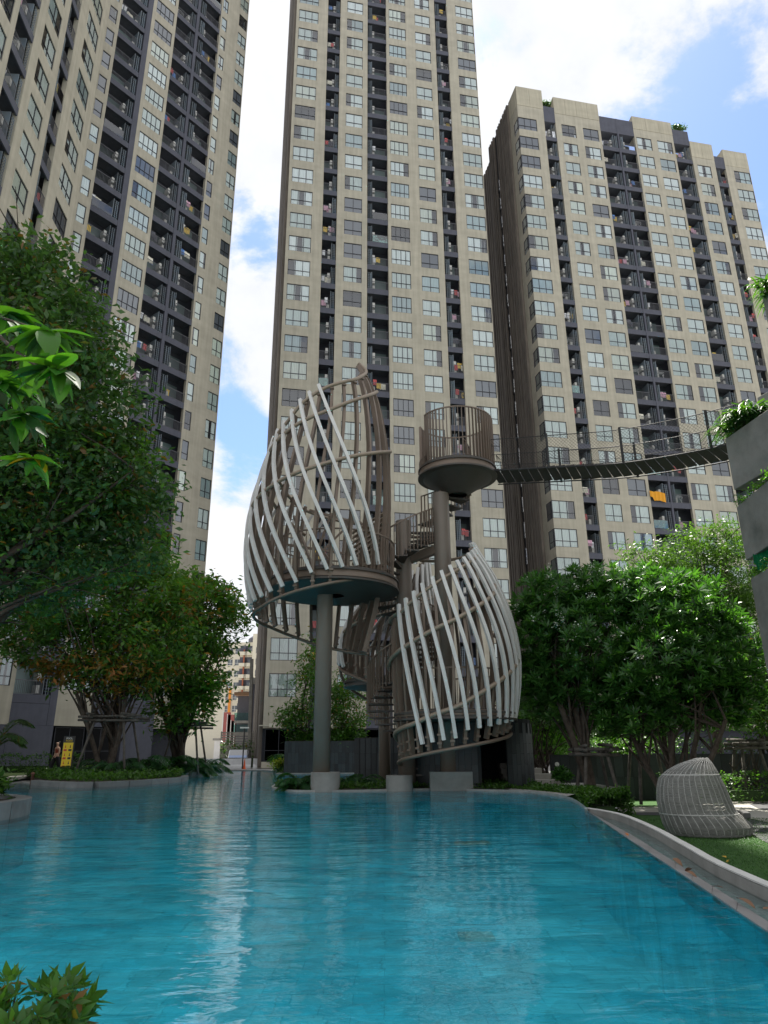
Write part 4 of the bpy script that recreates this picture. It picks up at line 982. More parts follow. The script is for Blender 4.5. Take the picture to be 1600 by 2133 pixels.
# white-flowered rosette trees on the right
volsD = [ell(1160, 1260, 95, 75, 22), ell(1120, 1330, 60, 90, 22), ell(1220, 1340, 100, 120, 21.5), ell(1250, 1235, 90, 60, 22), ell(1150, 1420, 70, 50, 22), ell(1190, 1460, 100, 45, 22.5)]
volsE = [ell(1400, 1280, 130, 90, 20.5), ell(1490, 1360, 90, 90, 20.5), ell(1380, 1390, 120, 90, 20), ell(1330, 1240, 90, 55, 21), ell(1540, 1430, 50, 50, 20.5), ell(1280, 1440, 70, 50, 21), ell(1460, 1450, 100, 50, 20.5), ell(1400, 1480, 150, 40, 22), ell(1300, 1500, 90, 40, 23), ell(1360, 1500, 120, 40, 20.8), ell(1490, 1495, 80, 30, 20.8)]
D_ = tree('rosette-leaved tree with white flowers beside the lower pod', (W(1243, 1640, 21.5).x, 21.5, -.45), volsD, 1150, 15, .3, .28, .036, L_plum, M_bark, 13, 30, .16, 2, 'rosette', .6, spread=.28, fork=.62)
E_ = tree('broad rosette-leaved tree with many dark stems behind the woven daybed', (W(1405, 1640, 20.5).x, 20.5, -.45), volsE, 1900, 15, .3, .28, .036, L_plum, M_bark, 17, 44, .22, 6, 'rosette', .6, spread=.4, fork=.6)
rng = np.random.default_rng(4)
for t_, vv, n_ in ((D_, volsD[:4], 46), (E_, volsE[:4], 16)):
    c, q = clump_points(vv, n_ * 3, rng, .97); k_ = c[(q[:, 2] > .1) & (q[:, 1] < .4)][:n_]; p = np.repeat(k_, 22, 0) + rng.normal(size=(len(k_) * 22, 3)) * .06; p[:, 2] += .1
    d, s = orient(len(p), rng, -.2); v, f = leaf_quads(p, d, s, .05, .02); link('blossom', tri_mesh('blossom', v - np.array(t_.location), f, M_flower), t_)
# feathery tree behind them
volsF = [ell(1430, 1180, 90, 55, 30), ell(1500, 1130, 60, 40, 30), ell(1370, 1195, 75, 30, 30), ell(1530, 1210, 50, 80, 29), ell(1440, 1250, 120, 60, 30), ell(1330, 1150, 45, 16, 30), ell(1440, 1110, 40, 18, 30), ell(1550, 1300, 40, 90, 29)]
tree('tall feathery light green tree behind the rosette-leaved trees', (W(1500, 1600, 30).x, 30, .1), volsF, 620, 40, .55, .16, .028, L_feath, M_bark, 21, 26, .2, 1, 'cloud', .5, fork=.5)
# slender trees behind the column and lower pod
tree('slender sparse-leaved tree behind the slim column, left in the tiled planter', (W(632, 1560, 43.5).x, 43.5, 1.6), [ell(625, 1490, 50, 40, 43.5), ell(650, 1420, 40, 60, 43.5), ell(640, 1360, 30, 40, 43.5), ell(610, 1500, 30, 30, 43.5)], 190, 22, .45, .22, .045, L_mid, M_bark, 25, 16, .11, 2, 'cloud', .3, spread=.3)
tree('bushy vase-shaped tree between the slim column and the stair', (W(722, 1560, 44).x, 44, 1.6), [ell(720, 1440, 42, 45, 44), ell(735, 1500, 40, 35, 44), ell(700, 1480, 30, 50, 44)], 170, 22, .45, .22, .045, L_mid, M_bark, 27, 22, .10, 5, 'cloud', .3, spread=.2)
tree('yellow-green tree behind the lower pod and the white-flowered tree', (W(1110, 1600, 33).x, 33, .1), [ell(1115, 1430, 60, 70, 33), ell(1100, 1500, 55, 60, 33), ell(1150, 1530, 70, 45, 33)], 330, 24, .5, .24, .05, L_bright, M_bark, 29, 16, .12, 2, 'cloud', .4)
tree('dark small tree in the shade below the white-flowered tree', (W(1150, 1620, 27).x, 27, .1), [ell(1150, 1470, 75, 50, 27), ell(1215, 1520, 55, 30, 27)], 200, 15, .3, .30, .038, L_plum, M_bark, 31, 16, .1, 4, 'rosette', .4, spread=.4)
tree('bright green shrub tree seen between the dark stems on the right', (W(1270, 1600, 36).x, 36, .1), [ell(1180, 1540, 60, 35, 36), ell(1290, 1545, 60, 30, 36), ell(1350, 1540, 50, 25, 36)], 260, 22, .5, .22, .05, L_bright, M_bark, 33, 10, .1, 2, 'cloud', .4)
tree('young bare-stemmed tree propped up at the right edge', (W(1570, 1620, 24).x, 24, -.4), [ell(1590, 1480, 30, 60, 24), ell(1560, 1500, 20, 40, 24)], 40, 16, .3, .18, .03, L_mid, M_bark, 35, 14, .05, 3, 'cloud', .3, spread=.3)
tree('dark tree crown filling the gap at the far right below the feathery tree', (W(1640, 1600, 25).x, 25, -.4), [ell(1590, 1400, 60, 80, 25), ell(1560, 1470, 50, 40, 25)], 220, 24, .5, .2, .04, L_dark, M_bark, 36, 14, .12, 2, 'cloud', .4)

def hedge(name, label, pts, wd, h, leaf, z=0., n=260, ln=.07, w_=.02, seed=1, cat='hedge', core=True, group=None):
    """clipped hedge along a polyline: twiggy core and a skin of leaves"""
    P_ = smoothline([Vector((*p, 0)) for p in pts], 4); t = empty(name, (P_[0].x, P_[0].y, z), label=label, cat=cat, group=group); T0 = np.array(t.location)
    rng = np.random.default_rng(seed); seg = [(P_[i], P_[i + 1]) for i in range(len(P_) - 1)]; L_ = sum((b_ - a).length for a, b_ in seg)
    m_ = int(n * L_); ii = rng.choice(len(seg), m_, p=np.array([(b_ - a).length for a, b_ in seg]) / L_)
    A_ = np.array([list(s[0]) for s in seg])[ii]; B_ = np.array([list(s[1]) for s in seg])[ii]; t_ = rng.random((m_, 1))
    tan = (B_ - A_) / np.maximum(np.linalg.norm(B_ - A_, axis=1), 1e-6)[:, None]; sd = np.stack([tan[:, 1], -tan[:, 0], np.zeros(m_)], 1)
    face = rng.random(m_); u = rng.uniform(-1, 1, m_); v = rng.random(m_); tot = wd + 2 * h
    top = face < wd / tot; x = np.where(top, u, np.where(u > 0, 1, -1)); zz = np.where(top, 1.0, v)
    x = np.where(zz > .85, x * .93, x); jit = rng.normal(size=(m_, 3)) * .035
    p = A_ + (B_ - A_) * t_ + sd * (x * wd / 2)[:, None] + jit; wob = 1 + .10 * np.sin(p[:, 0] * 3.1 + p[:, 1] * 2.3) + .08 * np.sin(p[:, 0] * 9 + 1)
    p[:, 2] = z + zz * h * wob + jit[:, 2]
    d, s = orient(m_, rng, -.35 if h < .6 else -.15); v_, f = leaf_quads(p, d, s, ln * rng.uniform(.7, 1.3, m_), w_)
    link('foliage', tri_mesh('foliage', v_ - T0, f, leaf), t)
    if core:
        b = MB(); b.sweep([p_ - Vector(T0) + Vector((0, 0, z)) for p_ in (P_[3:-3] if len(P_) > 9 else P_)], [(0, -wd * .25), (h * .42, -wd * .2), (h * .42, wd * .2), (0, wd * .25)], ups=(0, 0, 1)); b.build('branches', M_soilg, t)
    return t
M_soilg = mat('hedge_inside', (.03, .06, .018), .95, var=.3)
pg = lambda z, *a: [V2(Wz(x, y, z)) for x, y in a]
hedge('hedge', 'low leafy hedge curving along the right rim of the pool to its rounded end', [V2(q) for q in (W(1275, 1690, 17.6), W(1255, 1680, 18.0), W(1215, 1672, 19.0), W(1150, 1660, 20.6), W(1085, 1652, 22.0))], 1.1, .46, L_hedge, -.40, 3600, .085, .024, 41)
hedge('hedge', 'clipped hedge in front of the slate wall at the far left', [(-24.6, 43.0), (-20.5, 44.5), (-18.2, 45.2)], .8, .95, L_hedge, .1, 420, .12, .035, 42)
hedge('hedge', 'dark planted hedge on the retaining wall behind the woven daybed', [V2(W(1375, 1600, 23.6)), V2(W(1500, 1600, 23.6)), V2(W(1700, 1600, 23.6))], .9, .75, L_hedge, -.45, 420, .09, .028, 43)
hedge('hedge', 'clipped hedge along the far top of the retaining wall on the right', [V2(W(1180, 1600, 28.6)), V2(W(1400, 1600, 28.6)), V2(W(1700, 1600, 28.6))], .8, .8, L_hedge, .6, 300, .1, .03, 44)
hedge('hedge', 'dark hedge in front of the slatted fence in the gap between the towers', [(-14.5, 66), (-7.2, 66.5)], 1.4, 1.9, L_dark, .05, 200, .22, .07, 45)
def cover(name, label, poly, z, h, n, leaf, ln, w_, seed, kind='stuff'):
    rng = np.random.default_rng(seed); xs = [p[0] for p in poly]; ys = [p[1] for p in poly]; out = []
    pa = np.array(poly)
    while len(out) < n:
        q = rng.uniform((min(xs), min(ys)), (max(xs), max(ys)), (n, 2)); ins = np.zeros(len(q), bool); j = len(pa) - 1
        for i in range(len(pa)):
            c_ = ((pa[i, 1] > q[:, 1]) != (pa[j, 1] > q[:, 1])) & (q[:, 0] < (pa[j, 0] - pa[i, 0]) * (q[:, 1] - pa[i, 1]) / (pa[j, 1] - pa[i, 1] + 1e-9) + pa[i, 0]); ins ^= c_; j = i
        out += list(q[ins])
    q = np.array(out[:n]); b_ = .5 + .5 * np.sin(q[:, 0] * 2.3 + 1) * np.sin(q[:, 1] * 1.7)
    p = np.column_stack([q, z + rng.random(n) * h * (.6 + .6 * b_)]); d, s = orient(n, rng, -.5); v, f = leaf_quads(p, d, s, ln * rng.uniform(.6, 1.3, n), w_)
    o = link(name, tri_mesh(name, v, f, leaf)); tag(o, label, 'ground cover' if label else None, kind=kind); return o
islp = [p for p in isl if 20.3 < p[1]] + [(-2.6, 26.5), (1.8, 26.0), (4.2, 24)]
flat('planting_soil', [(p[0] * .985 + .02, p[1] + .12) for p in isl if 20.3 < p[1]] + [(-2.6, 26.5), (1.8, 26.0), (4.2, 24)], .058, M_soil)
cover('ground_cover', 'low dark creeping plants on the pool island around the column base', [(p[0] * .97, p[1] + .15) for p in islp], .05, .15, 15000, L_hedge, .075, .024, 51)
bedAp = kerbA + pz(.12, (47, 1619), (110, 1611), (250, 1609), (372, 1606))
cover('ground_cover', 'low green creeping plants behind the long left kerb', [(x, y + .25) for x, y in kerbA] + pz(.12, (47, 1619), (110, 1611), (250, 1609), (372, 1606)), .16, .32, 16000, L_hedge, .11, .04, 52)
cover('ground_cover', 'low green plants behind the short far kerb', [(x, y + .2) for x, y in kerbB] + pz(.12, (385, 1612), (372, 1604), (460, 1600)), .16, .3, 5000, L_hedge, .13, .05, 53)
cover('grass', None, [(3.2, 9.0), (3.75, 12.8), (4.3, 16.0), (6.2, 18.0), (7.7, 19.0), (9.5, 17.5), (9.5, 9.0), (6.5, 7)], -.5, .025, 60000, leaf_mat('grass_blade', (.02, .07, .01), (.05, .13, .02), None, .3), .03, .004, 54)
def frond_plant(name, label, loc, nf, ln, leaf, seed, pin=22, wl=.30, rise=1.0, cat='palm', stem=0, group=None, ww=.02):
    t = empty(name, loc, label=label, cat=cat, group=group); rng = random.Random(seed)
    if stem:
        b = MB(); b.tube([(0, 0, -.1), (.03, 0, stem * .5), (.0, .03, stem)], .05, 8); b.build('stem', M_barkg, t, True)
    for i in range(nf):
        a = rng.uniform(0, 6.28); l_ = ln * rng.uniform(.7, 1.15); ris = rise * rng.uniform(.5, 1.25); pts = []
        for k in range(9):
            u = k / 8; pts.append(Vector((math.cos(a) * l_ * .75 * u, math.sin(a) * l_ * .75 * u, stem + l_ * (ris * u - (ris * .55 + .35) * u * u))))
        b = MB(); b.tube(pts, .012 * ln, 4, scale=[1 - .7 * k / 8 for k in range(9)]); n = pin
        for k in range(n):
            u = .18 + .8 * k / n; q = u * 8; i0 = min(7, int(q)); p = pts[i0].lerp(pts[i0 + 1], q - i0); tg = (pts[i0 + 1] - pts[i0]).normalized()
            for sd in (-1, 1):
                side = tg.cross(Vector((0, 0, 1))).normalized() * sd; w2 = wl * ln * math.sin(math.pi * min(.98, u * .9 + .1)) ; d = (side * .8 + tg * .7 + Vector((0, 0, .12 - .5 * u))).normalized()
                e = p + d * w2; up_ = Vector((0, 0, 1)).cross(d).normalized() * ww * ln
                b.add([tuple(p), tuple(p + d * w2 * .4 + up_), tuple(e - Vector((0, 0, w2 * .25))), tuple(p + d * w2 * .4 - up_)], [(0, 1, 2, 3)])
        b.build('frond', leaf, t)
    return t
L_palm = leaf_mat('leaf_palm', (.012, .05, .016), (.03, .10, .025), None, .35)
rr = random.Random(6)
plabs = ['palm clump at the left end of the kerb bed, nearest the yellow sign', 'tall palm clump under the timber tree frame', 'wide palm clump right of the timber tree frame',
         'palm clump in the dark gap between the two kerb trees', 'palm clump at the foot of the rounder dark green tree', 'small palm at the far right end of the left tree bed', 'low spreading palm at the water side of the kerb bed']
for i, (px, Y, ln, nf) in enumerate(((180, 31.5, 2.0, 14), (232, 32.5, 2.4, 18), (290, 32, 2.3, 16), (335, 35, 2.3, 15), (385, 37, 2.3, 15), (425, 40, 2.2, 13), (255, 30.3, 1.6, 14))):
    frond_plant('areca_palm', plabs[i], (W(px, 1600, Y).x, Y, .15), nf, ln, L_palm, 60 + i, 16, group='palms under the left trees')
frond_plant('areca_palm', 'arching yellow-green palm left of the tiled planter', (W(605, 1590, 45.2).x, 45.2, .1), 13, 3.0, L_hedge, 71, 18)
frond_plant('fan_palm', 'dark palm fronds reaching in at the left edge above the hedge', (W(-25, 1600, 30).x, 30, .1), 12, 2.1, L_dark, 72, 22, rise=1.5, stem=1.0)
frond_plant('fern', 'spiky fern at the foot of the round concrete column base', (W(632, 1640, 22.2).x, 22.0, .05), 30, 1.15, L_palm, 73, 12, cat='fern', ww=.03)
frond_plant('fern', 'small dark fern right of the column base', (W(748, 1640, 23.4).x, 23.2, .05), 22, .95, L_palm, 74, 12, cat='fern', ww=.03)
frond_plant('fern', 'low dark fern between the column base and the stair', (W(715, 1640, 22.9).x, 22.7, .05), 20, .8, L_palm, 75, 12, cat='fern', ww=.03)
def shrub(label, loc, vols, n, per, crad, ln, wd, leaf, seed, name='shrub', mode='cloud', nb=10):
    t = empty(name, loc, label=label, cat='shrub'); o, c = crown(t, vols, n, per, crad, ln, wd, leaf, seed, -.2, mode, .5, name='foliage'); limbs(t, loc, c, nb, .03, M_bark, seed, .3, 'stem', 3, .1, twigs=1); return t
shrub('leafy shrub growing in the round planter at the left edge', (-7.9, 13.4, .2), [(-7.75, 13.5, .42, .95, 1.0, .3, 1)], 300, 14, .16, .13, .03, L_hedge, 81)
shrub('dark shrub with light new leaves in the bottom left corner', (Wz(60, 2140, 0).x, 2.95, -.2), [(Wz(40, 2110, .2).x - .1, 2.9, .12, .22, .2, .10, 1), (Wz(110, 2110, .2).x - .1, 2.95, .02, .10, .12, .07, .4)], 55, 11, .045, .075, .014, L_mid, 82, mode='rosette', nb=14)
shrub('yellow-leaved shrub at the left foot of the tiled planter', (W(585, 1590, 44).x, 44, .1), [ell(585, 1592, 18, 9, 44)], 50, 16, .2, .16, .04, L_yel, 83)
shrub('planting on top of the dark tiled planter behind the slim column', (W(678, 1560, 43.6).x, 43.6, 1.7), [ell(640, 1535, 40, 18, 43.6), ell(720, 1535, 42, 20, 43.6), ell(680, 1545, 60, 12, 43.6)], 330, 18, .25, .2, .045, L_hedge, 84)
shrub('dark leafy shrub beside the pale garden steps', (W(1165, 1630, 22.5).x, 22.5, -.3), [ell(1172, 1618, 16, 12, 22.5)], 40, 12, .1, .18, .035, L_plum, 85, mode='rosette')
0 and shrub('large-leaved dark plant between the lower pod and the rosette trees', (W(1110, 1560, 24.5).x, 24.5, .1), [ell(1110, 1520, 35, 30, 24.5), ell(1150, 1560, 45, 25, 24.5)], 90, 14, .2, .4, .07, L_plum, 86, mode='rosette')
# timber props round the kerb trees
def props(label, cx, cy, z, hs, r, seed):
    t = empty('timber_frame', (cx, cy, z), label=label, cat='tree support'); rng = random.Random(seed)
    for k in range(4):
        a = math.pi / 4 + k * math.pi / 2; b = MB(); b.tube([(math.cos(a) * r * 1.45, math.sin(a) * r * 1.45, 0), (math.cos(a) * r * .8, math.sin(a) * r * .8, hs)], .05, 7); b.build('post', M_barkg, t, True)
    for k in range(2):
        for s_ in (-1, 1):
            for q in range(2):
                b = MB(); zz = hs - .1 + q * .13 + .1 * k; p = [(-r * 1.25, s_ * r * .7, zz), (r * 1.25, s_ * r * .7, zz + rng.uniform(-.05, .05))]
                if k: p = [(y_, x_, z_) for x_, y_, z_ in p]
                b.tube(p, .05, 7); b.build('crossbar', M_barkg, t, True)
    return t
props('timber pole frame bracing the orange-tinged tree', W(230, 1580, 31).x, 31, .15, 2.35, 1.0, 1)
props('timber pole frame bracing the rounder dark green tree', W(385, 1590, 37).x, 37, .15, 2.3, .9, 2)
props('low timber frame around the white-flowered tree stems', W(1243, 1640, 21.5).x, 21.5, -.45, 1.5, .5, 3)
props('timber frame around the broad multi-stemmed tree', W(1360, 1640, 23).x, 23, -.45, 2.1, .6, 4)
props('timber frame around the young bare-stemmed tree at the right', W(1565, 1620, 24).x, 24, -.4, 1.6, .45, 5)
props('small timber frame around the vase-shaped tree in the tiled planter', W(725, 1560, 44).x, 44, 1.7, .75, .45, 6)
# leaves hanging in close to the camera at the upper left
def leaf_mesh(seed, ln=.17, wd=.04):
    r = random.Random(seed); b = MB(); n = 8; vs = []; fs = []; curl = r.uniform(.1, .5); tw = r.uniform(-.4, .4)
    for i in range(n + 1):
        u = i / n; w_ = wd * (math.sin(math.pi * u ** .75) ** .8) * (1.1 if u > .5 else 1) if 0 < u < 1 else .001; y = ln * u; z = -curl * ln * u * u
        for x, zz in ((-1, .25), (-.5, .08 + (.03 if i % 2 else 0)), (0, 0), (.5, .08 + (.03 if i % 2 else 0)), (1, .25)): vs.append((x * w_ * math.cos(tw * u) , y, z + zz * w_ + x * w_ * math.sin(tw * u)))
    for i in range(n):
        for j in range(4): fs.append((i * 5 + j, i * 5 + j + 1, i * 5 + 6 + j, i * 5 + 5 + j))
    b.add(vs, fs); return b.mesh('leaf', None, True)
Lcols = [leaf_mat('near_leaf_lit', (.04, .13, .015), (.085, .21, .02), None, .5, .4), leaf_mat('near_leaf_shaded', (.012, .05, .014), (.03, .10, .02), None, .35, .5), leaf_mat('near_leaf_mid', (.03, .10, .014), (.06, .165, .02), None, .5, .5), leaf_mat('near_leaf_yellow', (.35, .16, .01), (.45, .25, .02), None, .5, .35)]  # sunlit and shaded tones of one leaf are put into the colours
LM = []
for k in range(4):
    row = []
    for s_ in range(4):
        me = leaf_mesh(s_ + 5 * k, .17 if k != 3 else .13); me.materials.append(Lcols[k]); row.append(me)
    LM.append(row)
nbch = empty('leafy_branch', W(-260, 560, 2.6), label='bright leafy branch hanging in close at the left, with a few yellow leaves', cat='branch')
rr = random.Random(12); B0 = Vector(nbch.location)
def branch(pts, r, tips, seed):
    P_ = [W(*p) for p in pts]; ln_ = smoothline(P_, 4); b = MB(); b.tube([p - B0 for p in ln_], r, 6, scale=[1 - .6 * i / (len(ln_) - 1) for i in range(len(ln_))]); b.build('twig', M_bark, nbch, True)
    return ln_
tips = [((-260, 560, 2.6), (-60, 640, 2.5), (60, 680, 2.4), (100, 690, 2.35)), ((-60, 640, 2.5), (20, 720, 2.4), (75, 760, 2.3), (120, 770, 2.3)), ((-200, 700, 2.5), (-20, 830, 2.45), (30, 870, 2.4), (50, 860, 2.4)),
        ((-260, 760, 2.7), (-40, 930, 2.6), (40, 960, 2.55), (70, 955, 2.5)), ((-200, 600, 2.8), (-40, 640, 2.7), (10, 660, 2.7)), ((-200, 700, 2.9), (-30, 760, 2.8), (30, 800, 2.75), (55, 800, 2.7)), ((-200, 750, 2.5), (-60, 800, 2.4), (0, 800, 2.4))]
nl = 0
for i, tp in enumerate(tips):
    ln_ = branch(tp, .009, None, i); tip = ln_[-1]; cnts = (22, 24, 20, 13, 20, 20, 20)[i]
    for k in range(cnts):
        u = 1 if k < cnts * .65 else rr.uniform(.5, .95); p = ln_[int(u * (len(ln_) - 1))]
        a = rr.uniform(0, 6.28); dz = rr.uniform(-1.0, .45); d = Vector((math.cos(a) + .15, math.sin(a) * .8, dz)).normalized()
        kind = rr.choice((0, 0, 1, 1, 2, 2)); 
        if i == 3 and k in (1, 5): kind = 3
        up_ = Vector((rr.uniform(-.5, .5), rr.uniform(-.9, .2), 1)); x = d.cross(up_).normalized(); z = x.cross(d)
        o = link('leaf', LM[kind][rr.randrange(4)], nbch); s_ = rr.uniform(.5, 1.0) * (.8 if i == 3 else 1); mm = Matrix((x, d, z)).transposed().to_4x4(); mm.translation = p - B0
        o.matrix_local = mm @ Matrix.Diagonal((s_ * rr.uniform(.8, 1.1), s_, s_, 1))
        if kind == 3: o['label'] = 'yellow withered leaf'
# ------------------------------------------------------------------ rope bridge and terrace building
M_dark = mat('rope_black', (.02, .02, .02), .7)
M_plank = mat('bridge_plank_dark', (.03, .026, .023), .7, var=.2, objvar=.3)
BR = empty('rope_bridge', (3.7, 22, 9.6), label='sagging dark rope bridge with net sides from the lookout to the concrete terraces', cat='rope bridge'); BR0 = Vector(BR.location)
bp_ = smoothline([Vector((ox + 1.2, 22.0, 9.72)), W(1165, 985, 21.2), W(1300, 977, 20.3), W(1450, 954, 19.1), W(1560, 930, 18.1), W(1600, 915, 17.6)], 12)
acc = [0]
for i in range(1, len(bp_)): acc.append(acc[-1] + (bp_[i] - bp_[i - 1]).length)
def bat(s):
    for i in range(1, len(bp_)):
        if acc[i] >= s: return bp_[i - 1].lerp(bp_[i], (s - acc[i - 1]) / (acc[i] - acc[i - 1])), (bp_[i] - bp_[i - 1]).normalized()
    return bp_[-1], (bp_[-1] - bp_[-2]).normalized()
def side_of(t): return t.cross(Vector((0, 0, 1))).normalized()
s = .05
while s < acc[-1] - .3:
    p, t = bat(s + .13); sd = side_of(t); b = MB(); b.bar(p - sd * .62 - BR0, p + sd * .62 - BR0, .035, .265, (0, 0, 1)); b.build('plank', M_plank, BR); s += .305
for sg in (-1, 1):
    b = MB()
    for hh, rr_ in ((-.05, .022), (.12, .008), (.5, .01), (1.05, .014)):
        b.tube([bat(acc[-1] * k / 30)[0] + side_of(bat(acc[-1] * k / 30)[1]) * .66 * sg + Vector((0, 0, hh)) - BR0 for k in range(31)], rr_, 5)
    b.build('cable', M_dark, BR)
    b = MB(); n = int(acc[-1] / .11)
    for k in range(n):
        for q in (-1, 1):
            p0, t0 = bat(acc[-1] * k / n); p1, t1 = bat(min(acc[-1], max(0, acc[-1] * k / n + q * 1.0)))
            a = p0 + side_of(t0) * .66 * sg - BR0; c = p1 + side_of(t1) * .66 * sg + Vector((0, 0, 1.04)) - BR0
            b.sweep([a, c], [(-.0035, 0), (.0035, 0), (0, .005)], ups=(0, 1, 0))
    tag(b.build('net', M_dark, BR), kind='stuff')
    for s in ((1.95, 4.3, 6.9) if sg > 0 else (2.1, 4.4, 7.0)):
        if s > acc[-1]: continue
        p, t = bat(s); b = MB(); q = p + side_of(t) * .66 * sg - BR0; b.bar(q + Vector((0, 0, -.08)), q + Vector((.0, 0, 1.12)), .06, .06, (1, 0, 0)); b.build('post', M_dark, BR)
TB = empty('terrace_building', (11.5, 17.5, -.5), label='grey concrete building of stacked angular planter terraces at the right edge', cat='building'); TB0 = Vector(TB.location)
def block(px, py, pyb, q=None, zb=None, Y=17.6, nm='planter_terrace', lift=0):
    a = W(px, py, Y); zt = a.z; d = Wz(1600, q, zt) - a if q else Vector((1, -1.4, 0)); d.z = 0; d.normalize(); zb = W(px, pyb, Y).z if zb is None else zb
    nrm_ = Vector((-d.y, d.x, 0)); pts = [a, a + d * 7, a + d * 7 + nrm_ * 5, a + nrm_ * 2.2 + d * .2]
    b = MB(); k = len(pts); b.add([(p.x - TB0.x, p.y - TB0.y, z - TB0.z) for z in (zb, zt) for p in pts], [tuple(range(k))[::-1], tuple(range(k, 2 * k))] + [(i, (i + 1) % k, (i + 1) % k + k, i + k) for i in range(k)])
    o = b.build(nm, M_concd, TB, bevel=.02); return a, d, nrm_, o
blk1 = block(1587, 616, 700, 604, Y=17.2); blk1b = block(1577, 828, 905, 815, Y=17.6)
blk2 = block(1510, 915, 1021, 852, Y=17.8); blk3 = block(1534, 1057, 1168, 1000, Y=17.6); blk4 = block(1563, 1206, 0, 1183, zb=-.5, Y=17.4)
b = MB(); b.box(2.4, 8, -6, 2, 0, 12.6); b.build('wall', M_concd, TB)
for (px, py, Y, n, l_, sd_, lab) in ((1596, 575, 16.9, 44, 1.0, 91, 'spiky strap-leaved plants spilling over the top terrace at the right edge'), (1540, 848, 17.5, 70, 1.25, 92, 'spiky strap-leaved plants on the terrace where the rope bridge ends')):
    p = W(px, py + 38, Y); t = empty('strap_leaf_plant', p, label=lab, cat='plant'); rng_ = random.Random(sd_)
    for k in range(n):
        c0 = Vector((rng_.uniform(-.25, .8), rng_.uniform(-.7, .3), rng_.uniform(-.1, .15))); b = MB()
        for q in range(9):
            a = rng_.uniform(0, 6.28); l2 = l_ * rng_.uniform(.5, 1.0); ri = rng_.uniform(.3, 1.0); pts = [c0 + Vector((math.cos(a) * l2 * u * .8, math.sin(a) * l2 * u * .8, l2 * (ri * u - (ri * .6 + .45) * u * u))) for u in (0, .3, .6, .85, 1)]
            sd = Vector((-math.sin(a), math.cos(a), 0)) * .022; vs = []
            for i, p_ in enumerate(pts): w_ = (1, 1.2, .9, .5, .05)[i]; vs += [tuple(p_ - sd * w_), tuple(p_ + sd * w_)]
            b.add(vs, [(2 * i, 2 * i + 1, 2 * i + 3, 2 * i + 2) for i in range(4)])
        b.build('leaf_tuft', L_hedge if k % 3 else L_palm, t)
# weeds on terrace edges
for k, (bk, lab) in enumerate(((blk3, 'small weeds along the rim of the middle terrace'), (blk4, 'small weeds along the rim of the lowest terrace'))):
    a, d, nn, o = bk; rng = np.random.default_rng(90 + k); n = 500; u = rng.random(n) * 2.4; p = np.array(a)[None] + u[:, None] * np.array(d)[None] + rng.normal(size=(n, 3)) * .06; p[:, 2] = a.z + rng.random(n) * .14 * (1 + np.sin(u * 7))
    dd, ss = orient(n, rng, -.4); v, f = leaf_quads(p, dd, ss, .07, .016); tag(link('weeds', tri_mesh('weeds', v, f, L_bright)), lab, 'weeds', kind='stuff')
# green net hanging
M_net = leaf_mat('green_net', (.005, .12, .05), (.01, .16, .07), None, .35, .8, .1)
pts = [W(1562, 1105, 17.2), W(1604, 1133, 16.4), W(1604, 1165, 16.3), W(1584, 1192, 16.8), W(1570, 1160, 17.0)]; b = MB(); c0 = sum(pts, Vector()) / 5
fan_ = [pts[0]] ; n = 10; vs = [tuple(pts[0])]; fs = []
low = smoothline([W(1570, 1165, 17.1), W(1584, 1192, 16.9), W(1606, 1165, 16.5), W(1606, 1135, 16.3)], 4)
for i, p_ in enumerate(low):
    for u in (.35, .7, 1.0): q = pts[0].lerp(p_, u); vs.append((q.x, q.y + (.05 if i % 2 else -.05) * u, q.z))
for i in range(len(low) - 1):
    a = 1 + i * 3; fs += [(0, a, a + 3, a + 3)[:3], (a, a + 1, a + 4, a + 3), (a + 1, a + 2, a + 5, a + 4)]
b.add(vs, fs); tag(b.build('green_netting', M_net), 'dark green shade netting tied below the middle terrace', 'netting')
# ------------------------------------------------------------------ retaining wall, garden steps
rw = empty('retaining_wall', (W(1150, 1600, 25.4).x, 25.4, -.5), label='long dark tiled retaining wall behind the rosette-leaved trees', cat='wall')
b = MB(); b.box(0, 30, 0, .3, 0, 1.44); b.build('wall', M_tileback, rw); P_ = MB(); P_.box(-.145, .145, -.02, -.002, 0, .70); pm = P_.mesh('wall_tile', M_tile)
for i in range(52):
    for j in range(2): link('wall_tile', pm, rw, (.15 + i * .3, 0, .02 + j * .71))
b = MB(); b.tube([(0, -.01, 0), (0, -.05, 0)], .07, 16); o = b.build('wall_light', mat('lamp_white', (.7, .7, .66), .4)); o.location = W(1160, 1592, 25.37); tag(o, 'small round white wall light beside the garden steps', 'light fitting')
gs = empty('garden_steps', (W(1090, 1620, 24).x, 23.9, .1), label='pale garden steps between the tiled room and the retaining wall', cat='steps')
for i in range(5):
    b = MB(); b.box(-.6, (1.15, .95, .72, .5, .3)[i], i * .32, i * .32 + .5, -.6 + (0 if i == 0 else .45 + i * .165), .1 + i * .165); b.build('step', M_path, gs, bevel=.01)
b = MB(); b.box(-.6, .1, 1.7, 6, -.6, .74); b.build('landing', M_path, gs)
